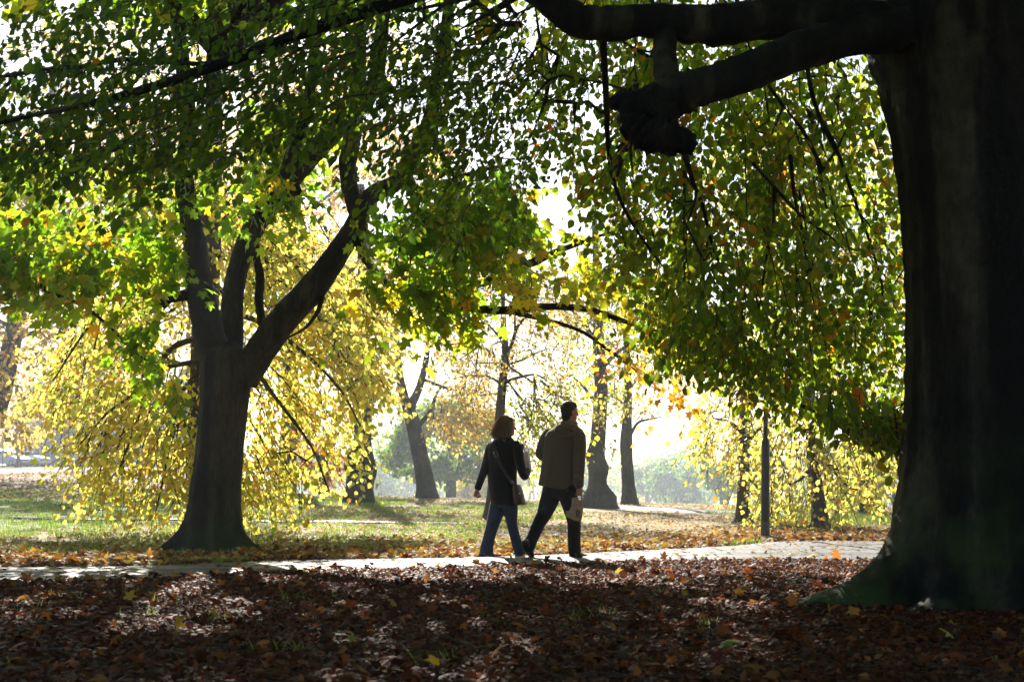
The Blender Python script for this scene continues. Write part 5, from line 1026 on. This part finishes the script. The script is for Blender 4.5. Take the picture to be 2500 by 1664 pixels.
# ================================================================ street furniture, cars, house
def lathe(rows, k=24, c=(0, 0, 0)):
    a = np.arange(k) * 2 * pi / k; V = np.vstack([np.stack([c[0] + r * np.cos(a), c[1] + r * np.sin(a), np.full(k, c[2] + z)], -1) for z, r in rows]); n = len(rows)
    i = np.arange(n - 1)[:, None] * k; j = np.arange(k)[None]; j2 = (j + 1) % k; return V, np.stack([i + j, i + j2, i + k + j2, i + k + j], -1).reshape(-1, 4)
M_LAMP = mat_plain("black_gloss_paint", (.012, .012, .016), rough=.3, scale=15, noise=.1, bump=0, spec=.4); M_LAMPB = mat_plain("scuffed_grey_paint", (.05, .055, .065), rough=.5, scale=40, noise=.4)
M_GLASS = mat_plain("lamp_glass", (.6, .6, .58), rough=.15, bump=0)
def lamp(px, py, d, label, s=1.0, top=None, mat=M_LAMP, lean=0.0):
    p = W(px, py, d); z = float(gz(p[0], p[1])); r = empty("lamp_post", (p[0], p[1], z)); r.rotation_euler = (0, lean, 0); tag(r, label, "lamp post")
    V, Q = lathe([(-.1, .07), (0, .07), (.26, .069), (.27, .067)], 20); np_mesh("base_sleeve", V * s, Q, M_LAMPB, r, smooth=True)
    V, Q = lathe([(.27, .066), (1.42, .064), (1.49, .06), (1.52, .046), (1.54, .038)], 24); o = np_mesh("base_column", V * s, Q, mat, r, smooth=True)
    V, Q = lathe([(1.53, .036), (3.2, .031), (4.9, .028)], 20); np_mesh("pole", V * s, Q, mat, r, smooth=True)
    V, Q = lathe([(4.88, .03), (4.92, .06), (5.0, .1), (5.02, .16)], 20); h = np_mesh("lantern", V * s, Q, mat, r, smooth=True)
    V, Q = lathe([(5.02, .155), (5.3, .19), (5.31, .0)], 20); np_mesh("lantern_glass", V * s, Q, M_GLASS, h, smooth=True)
    V, Q = lathe([(5.31, .21), (5.36, .17), (5.44, .05), (5.5, .0)], 20); np_mesh("lantern_cap", V * s, Q, mat, h, smooth=True)
    bm = bmesh.new(); bmesh.ops.create_cube(bm, size=1); 
    for v in bm.verts: v.co = Vector((v.co.x * .05, v.co.y * .012 - .064, .85 + v.co.z * .42)) * s
    me = bpy.data.meshes.new("access_door"); bm.to_mesh(me); bm.free(); me.materials.append(mat); q = bpy.data.objects.new("access_door", me); C.objects.link(q); q.parent = o
lamp(1868, 1313, 21.8, "black lamp post with a thick lower column standing by the path", lean=radians(1.2))
lamp(2183, 1254, 52.0, "thin grey lamp post far off near the edge of the beech trunk", mat=M_LAMPB)

def box(name, c, s, mat, parent, bev=.0, rz=0.0):
    bm = bmesh.new(); bmesh.ops.create_cube(bm, size=1)
    for v in bm.verts: v.co = Vector((v.co.x * s[0], v.co.y * s[1], v.co.z * s[2]))
    if bev: bmesh.ops.bevel(bm, geom=bm.edges[:], offset=bev, segments=2, affect='EDGES')
    if rz: bmesh.ops.rotate(bm, verts=bm.verts[:], cent=(0, 0, 0), matrix=Matrix.Rotation(rz, 3, 'Z'))
    for v in bm.verts: v.co += Vector(c)
    me = bpy.data.meshes.new(name); bm.to_mesh(me); bm.free(); me.materials.append(mat); o = bpy.data.objects.new(name, me); C.objects.link(o); o.parent = parent; return o
M_TYRE = mat_plain("tyre_rubber", (.02, .02, .02), rough=.8); M_RIM = mat_plain("alloy_rim", (.4, .4, .42), rough=.3, metal=.8); M_WIN = mat_plain("car_glass", (.03, .04, .05), rough=.06, bump=0, spec=.6); M_LENS = mat_plain("light_lens", (.7, .7, .7), rough=.15, bump=0)
M_NUMB = mat_plain("blank_plate", (.6, .6, .55), rough=.5, bump=0)
def car(px, d, rz, col, label, name="parked_car"):
    p = W(px, 1145, d); z = float(gz(p[0], p[1])); r = empty(name, (p[0], p[1], z), rz); tag(r, label, "car", "cars parked along the far street")
    pm = mat_plain("car_paint", col, rough=.22, scale=3, noise=.05, bump=0, spec=.6)
    pr = [(-2.05, .35), (-2.1, .6), (-2.0, .85), (-1.75, .98), (-1.3, 1.42), (-.5, 1.47), (.3, 1.44), (1.0, 1.0), (1.75, .86), (2.05, .7), (2.1, .45), (2.0, .3), (1.7, .25), (-1.7, .25)]
    bm = bmesh.new(); W2 = lambda zz: .84 if zz < .95 else .84 - (zz - .95) * .42; sides = []
    for s in (-1, 1): sides.append([bm.verts.new((x, s * W2(zz), zz)) for x, zz in pr])
    n = len(pr)
    for i in range(n): bm.faces.new((sides[0][i], sides[0][(i + 1) % n], sides[1][(i + 1) % n], sides[1][i]))
    bm.faces.new(sides[0][::-1]); bm.faces.new(sides[1]); bmesh.ops.recalc_face_normals(bm, faces=bm.faces); bmesh.ops.bevel(bm, geom=bm.edges[:], offset=.05, segments=2, affect='EDGES')
    me = bpy.data.meshes.new("body"); bm.to_mesh(me); bm.free(); me.materials.append(pm); b = bpy.data.objects.new("body", me); C.objects.link(b); b.parent = r
    for s in (-1, 1):
        for q in ([(-1.25, 1.02), (-1.05, 1.35), (-.45, 1.38), (-.4, 1.02)], [(-.34, 1.02), (-.38, 1.38), (.25, 1.35), (.75, 1.02)]):
            V = np.array([(x, s * (W2(zz) + .008), zz) for x, zz in q] + [(x, s * (W2(zz) - .05), zz) for x, zz in q]); np_mesh("side_window", V, np.array([(0, 1, 2, 3), (7, 6, 5, 4), (0, 4, 5, 1), (1, 5, 6, 2), (2, 6, 7, 3), (3, 7, 4, 0)]), M_WIN, r)
        box("headlight", (2.06, s * .6, .68), (.1, .32, .14), M_LENS, r, .03); box("door_mirror", (.72, s * .93, 1.05), (.14, .16, .12), pm, r, .03)
    for nm, q, ex in (("windscreen", [(.38, 1.4), (.95, 1.05)], .02), ("rear_window", [(-1.37, 1.37), (-1.68, 1.06)], -.02)):
        (xa, za), (xb, zb) = q; V = np.array([(xa + ex, -.6, za + .02), (xa + ex, .6, za + .02), (xb + ex, .74, zb + .02), (xb + ex, -.74, zb + .02), (xa - ex * 2, -.6, za - .03), (xa - ex * 2, .6, za - .03), (xb - ex * 2, .74, zb - .03), (xb - ex * 2, -.74, zb - .03)])
        np_mesh(nm, V, np.array([(0, 1, 2, 3), (7, 6, 5, 4), (0, 4, 5, 1), (1, 5, 6, 2), (2, 6, 7, 3), (3, 7, 4, 0)]), M_WIN, r)
    box("number_plate", (2.115, 0, .45), (.02, .5, .11), M_NUMB, r); box("grille", (2.1, 0, .62), (.03, .7, .1), M_TYRE, r)
    for x in (-1.3, 1.3):
        for s in (-1, 1):
            V, Q = lathe([(-.1, .2), (-.1, .31), (-.07, .33), (.07, .33), (.1, .31), (.1, .2)], 20); V = V[:, [0, 2, 1]] + [x, s * .76, .33]; t = np_mesh("tyre", V, Q, M_TYRE, r, smooth=True)
            V, Q = lathe([(-.06, .0), (-.06, .2), (.09, .21), (.1, .12), (.11, .0)], 12); V = V[:, [0, 2, 1]] * [1, s, 1] + [x, s * .76, .33]; np_mesh("rim", V, Q, M_RIM, t, smooth=True)
    return r
car(24, 134, radians(-35), (.5, .54, .6), "silver car angled toward the park at the far left edge, left of the street tree")
car(66, 136, radians(-12), (.7, .7, .72), "white car parked right of the thin street tree at the far left")
car(-6, 138, radians(8), (.75, .76, .78), "white car cut by the left picture edge behind the yellow sign")
car(215, 128, radians(-15), (.6, .63, .68), "pale car glimpsed through the lime's leaves further along the street")
tag(np_mesh("road", np.array([(-95, 131, 0), (-14, 122, 0), (-14, 131, 0), (-95, 143, 0)]) + np.array([[0, 0, float(gz(-50, 133)) + .02]]), np.array([(0, 1, 2, 3)]), M_PATH), kind="structure")

M_STONE = mat_plain("sooty_stone", (.16, .13, .11), rough=.9, scale=4, noise=.35); M_SLATE = mat_plain("slate", (.05, .05, .055), rough=.7, scale=8); M_WHITE = mat_plain("white_frame", (.7, .7, .7), rough=.5, bump=0)
def house(x, y, label, wd=9):
    z = float(gz(x, y)); r = empty("terraced_house", (x, y, z), radians(-8)); tag(r, label, "house", "houses along the far street")
    box("wall", (0, 3.5, 3.0), (wd, 7, 6.4), M_STONE, r)
    V = np.array([(-wd / 2 - .2, -.35, 6.1), (wd / 2 + .2, -.35, 6.1), (wd / 2 + .2, 3.5, 9.0), (-wd / 2 - .2, 3.5, 9.0), (wd / 2 + .2, 7.3, 6.1), (-wd / 2 - .2, 7.3, 6.1)]); rf = np_mesh("roof", V, [np.array([(0, 1, 2, 3), (3, 2, 4, 5), (5, 4, 1, 0)]), np.array([(1, 4, 2), (0, 3, 5)])], M_SLATE, r)
    box("chimney", (wd * .3, 3.5, 9.3), (.9, .7, 1.8), M_STONE, rf)
    for cx in (-wd / 4, wd / 4):
        b = box("bay", (cx, -.45, 1.5), (2.4, 1.0, 2.9), M_STONE, r, .2); box("bay_roof", (cx, -.5, 3.05), (2.7, 1.3, .22), M_SLATE, b)
        for k in (-.72, 0, .72): w_ = box("window", (cx + k, -.98, 1.75), (.62, .08, 1.5), M_WHITE, r); box("pane", (cx + k, -1.02, 1.75), (.5, .03, 1.36), M_WIN, w_)
        w_ = box("window", (cx, -.03, 4.6), (1.6, .1, 1.6), M_WHITE, r); box("pane", (cx, -.08, 4.6), (1.4, .03, 1.4), M_WIN, w_)
    dd = box("door", (0, -.03, 1.1), (1.0, .1, 2.1), mat_plain("door_paint", (.06, .08, .1), rough=.4), r); box("door_frame", (0, .0, 1.15), (1.3, .08, 2.4), M_WHITE, r)
house(-47, 147, "stone house with white bay windows behind the parked cars, at the picture's left edge"); house(-37.5, 145.5, "stone house behind the far cars, second from the picture's left edge")
def sign():
    p = W(6, 1140, 118); z = float(gz(p[0], p[1])); r = empty("street_sign", (p[0], p[1], z)); tag(r, "small yellow sign on a dark post at the far left street edge", "sign")
    V, Q = lathe([(-.1, .05), (3.2, .05), (3.22, 0)], 12); np_mesh("post", V, Q, M_LAMPB, r, smooth=True)
    box("sign_plate", (.05, -.08, 1.75), (.46, .02, .34), mat_plain("yellow_sign_paint", (.7, .5, .03), rough=.4, bump=0), r)
sign()

def far_person():
    x, y = W(1739, 1230, 95)[:2]; z = float(gz(x, y)); off = np.array([x, y, z]); r = empty("person", off); tag(r, "tiny distant walker in a pale top beyond the crest of the lawn", "person")
    u = np.array([0, 0, 1.0]); P = lambda a, b, c: off + [a, b, c]
    h = 1.75; zz = 1.0
    body = head_parts(P(0, 0, 1.62), (-1, .2, 0)) + [rod([P(0, 0, 1.4), P(0, 0, 1.55)], [.06, .05]), ring_tube([(P(0, 0, 1.42), (.17, 0, 0), (0, .1, 0)), (P(0, 0, 1.2), (.18, 0, 0), (0, .12, 0)), (P(0, 0, .95), (.17, 0, 0), (0, .12, 0))])]
    for s in (-1, 1): body += [rod([P(s * .2, 0, 1.4), P(s * .25, -.02, 1.15), P(s * .22, .1, .92)], [.05, .042, .03]), rod([P(s * .09, 0, .95), P(s * .14, .02 * s, .5), P(s * .17, .1 * s, .06)], [.08, .06, .045])] + hand_parts(P(s * .22, .1, .92), (0, .2, -1), (0, 1, 0), (-s, 0, 0), (.4, .5, .5, .6), (0, 1, -.5))
    fuse("body", body, M_SKIN, r, off, .012, 2)
    fuse("jacket", [ring_tube([(P(0, 0, 1.48), (.12, 0, 0), (0, .09, 0)), (P(0, 0, 1.4), (.21, 0, 0), (0, .13, 0)), (P(0, 0, .9), (.2, 0, 0), (0, .15, 0))])] + [rod([P(s * .19, 0, 1.4), P(s * .26, -.02, 1.15), P(s * .23, .08, .98)], [.07, .062, .05]) for s in (-1, 1)], mat_cloth("pale_top", (.5, .52, .56)), r, off, .015, 2)
    fuse("trousers", [ring_tube([(P(0, 0, 1.0), (.17, 0, 0), (0, .12, 0)), (P(0, 0, .85), (.17, 0, 0), (0, .12, 0))])] + [rod([P(s * .09, 0, .9), P(s * .14, .02 * s, .5), P(s * .17, .1 * s, .08)], [.1, .08, .07]) for s in (-1, 1)], M_DENIM, r, off, .015, 2)
    fuse("hair", [ell(P(.01, -.01, 1.66), (.09, .09, .1))], M_DARKHAIR, r, off, .012, 1)
    for s in (-1, 1): sh, so = shoe_parts(P(s * .17 + .05, .1 * s, .0), P(s * .17 - .2, .1 * s, .0), (0, 0, 1)); fuse("shoe", [sh], M_BLKSHOE, r, off, .01, 1)
far_person()

# ================================================================ haze: one closed box of pale air round everything
def haze():
    bm = bmesh.new(); bmesh.ops.create_cube(bm, size=1)
    for v in bm.verts: v.co = (v.co.x * 860, 230 + v.co.y * 600, -9 + (v.co.z + .5) * 31)
    me = bpy.data.meshes.new("haze"); bm.to_mesh(me); bm.free()
    m = bpy.data.materials.new("haze_air"); m.use_nodes = True; t = m.node_tree; t.nodes.remove(t.nodes["Principled BSDF"])
    v = t.nodes.new("ShaderNodeVolumePrincipled"); v.inputs["Color"].default_value = (.78, .87, 1, 1); v.inputs["Density"].default_value = HAZE; v.inputs["Anisotropy"].default_value = .65
    t.links.new(v.outputs[0], t.nodes["Material Output"].inputs["Volume"]); me.materials.append(m)
    o = bpy.data.objects.new("haze", me); C.objects.link(o); tag(o, "thin pale haze in the air", "haze", kind="stuff")
HAZE = 0.0008
if HAZE: haze()
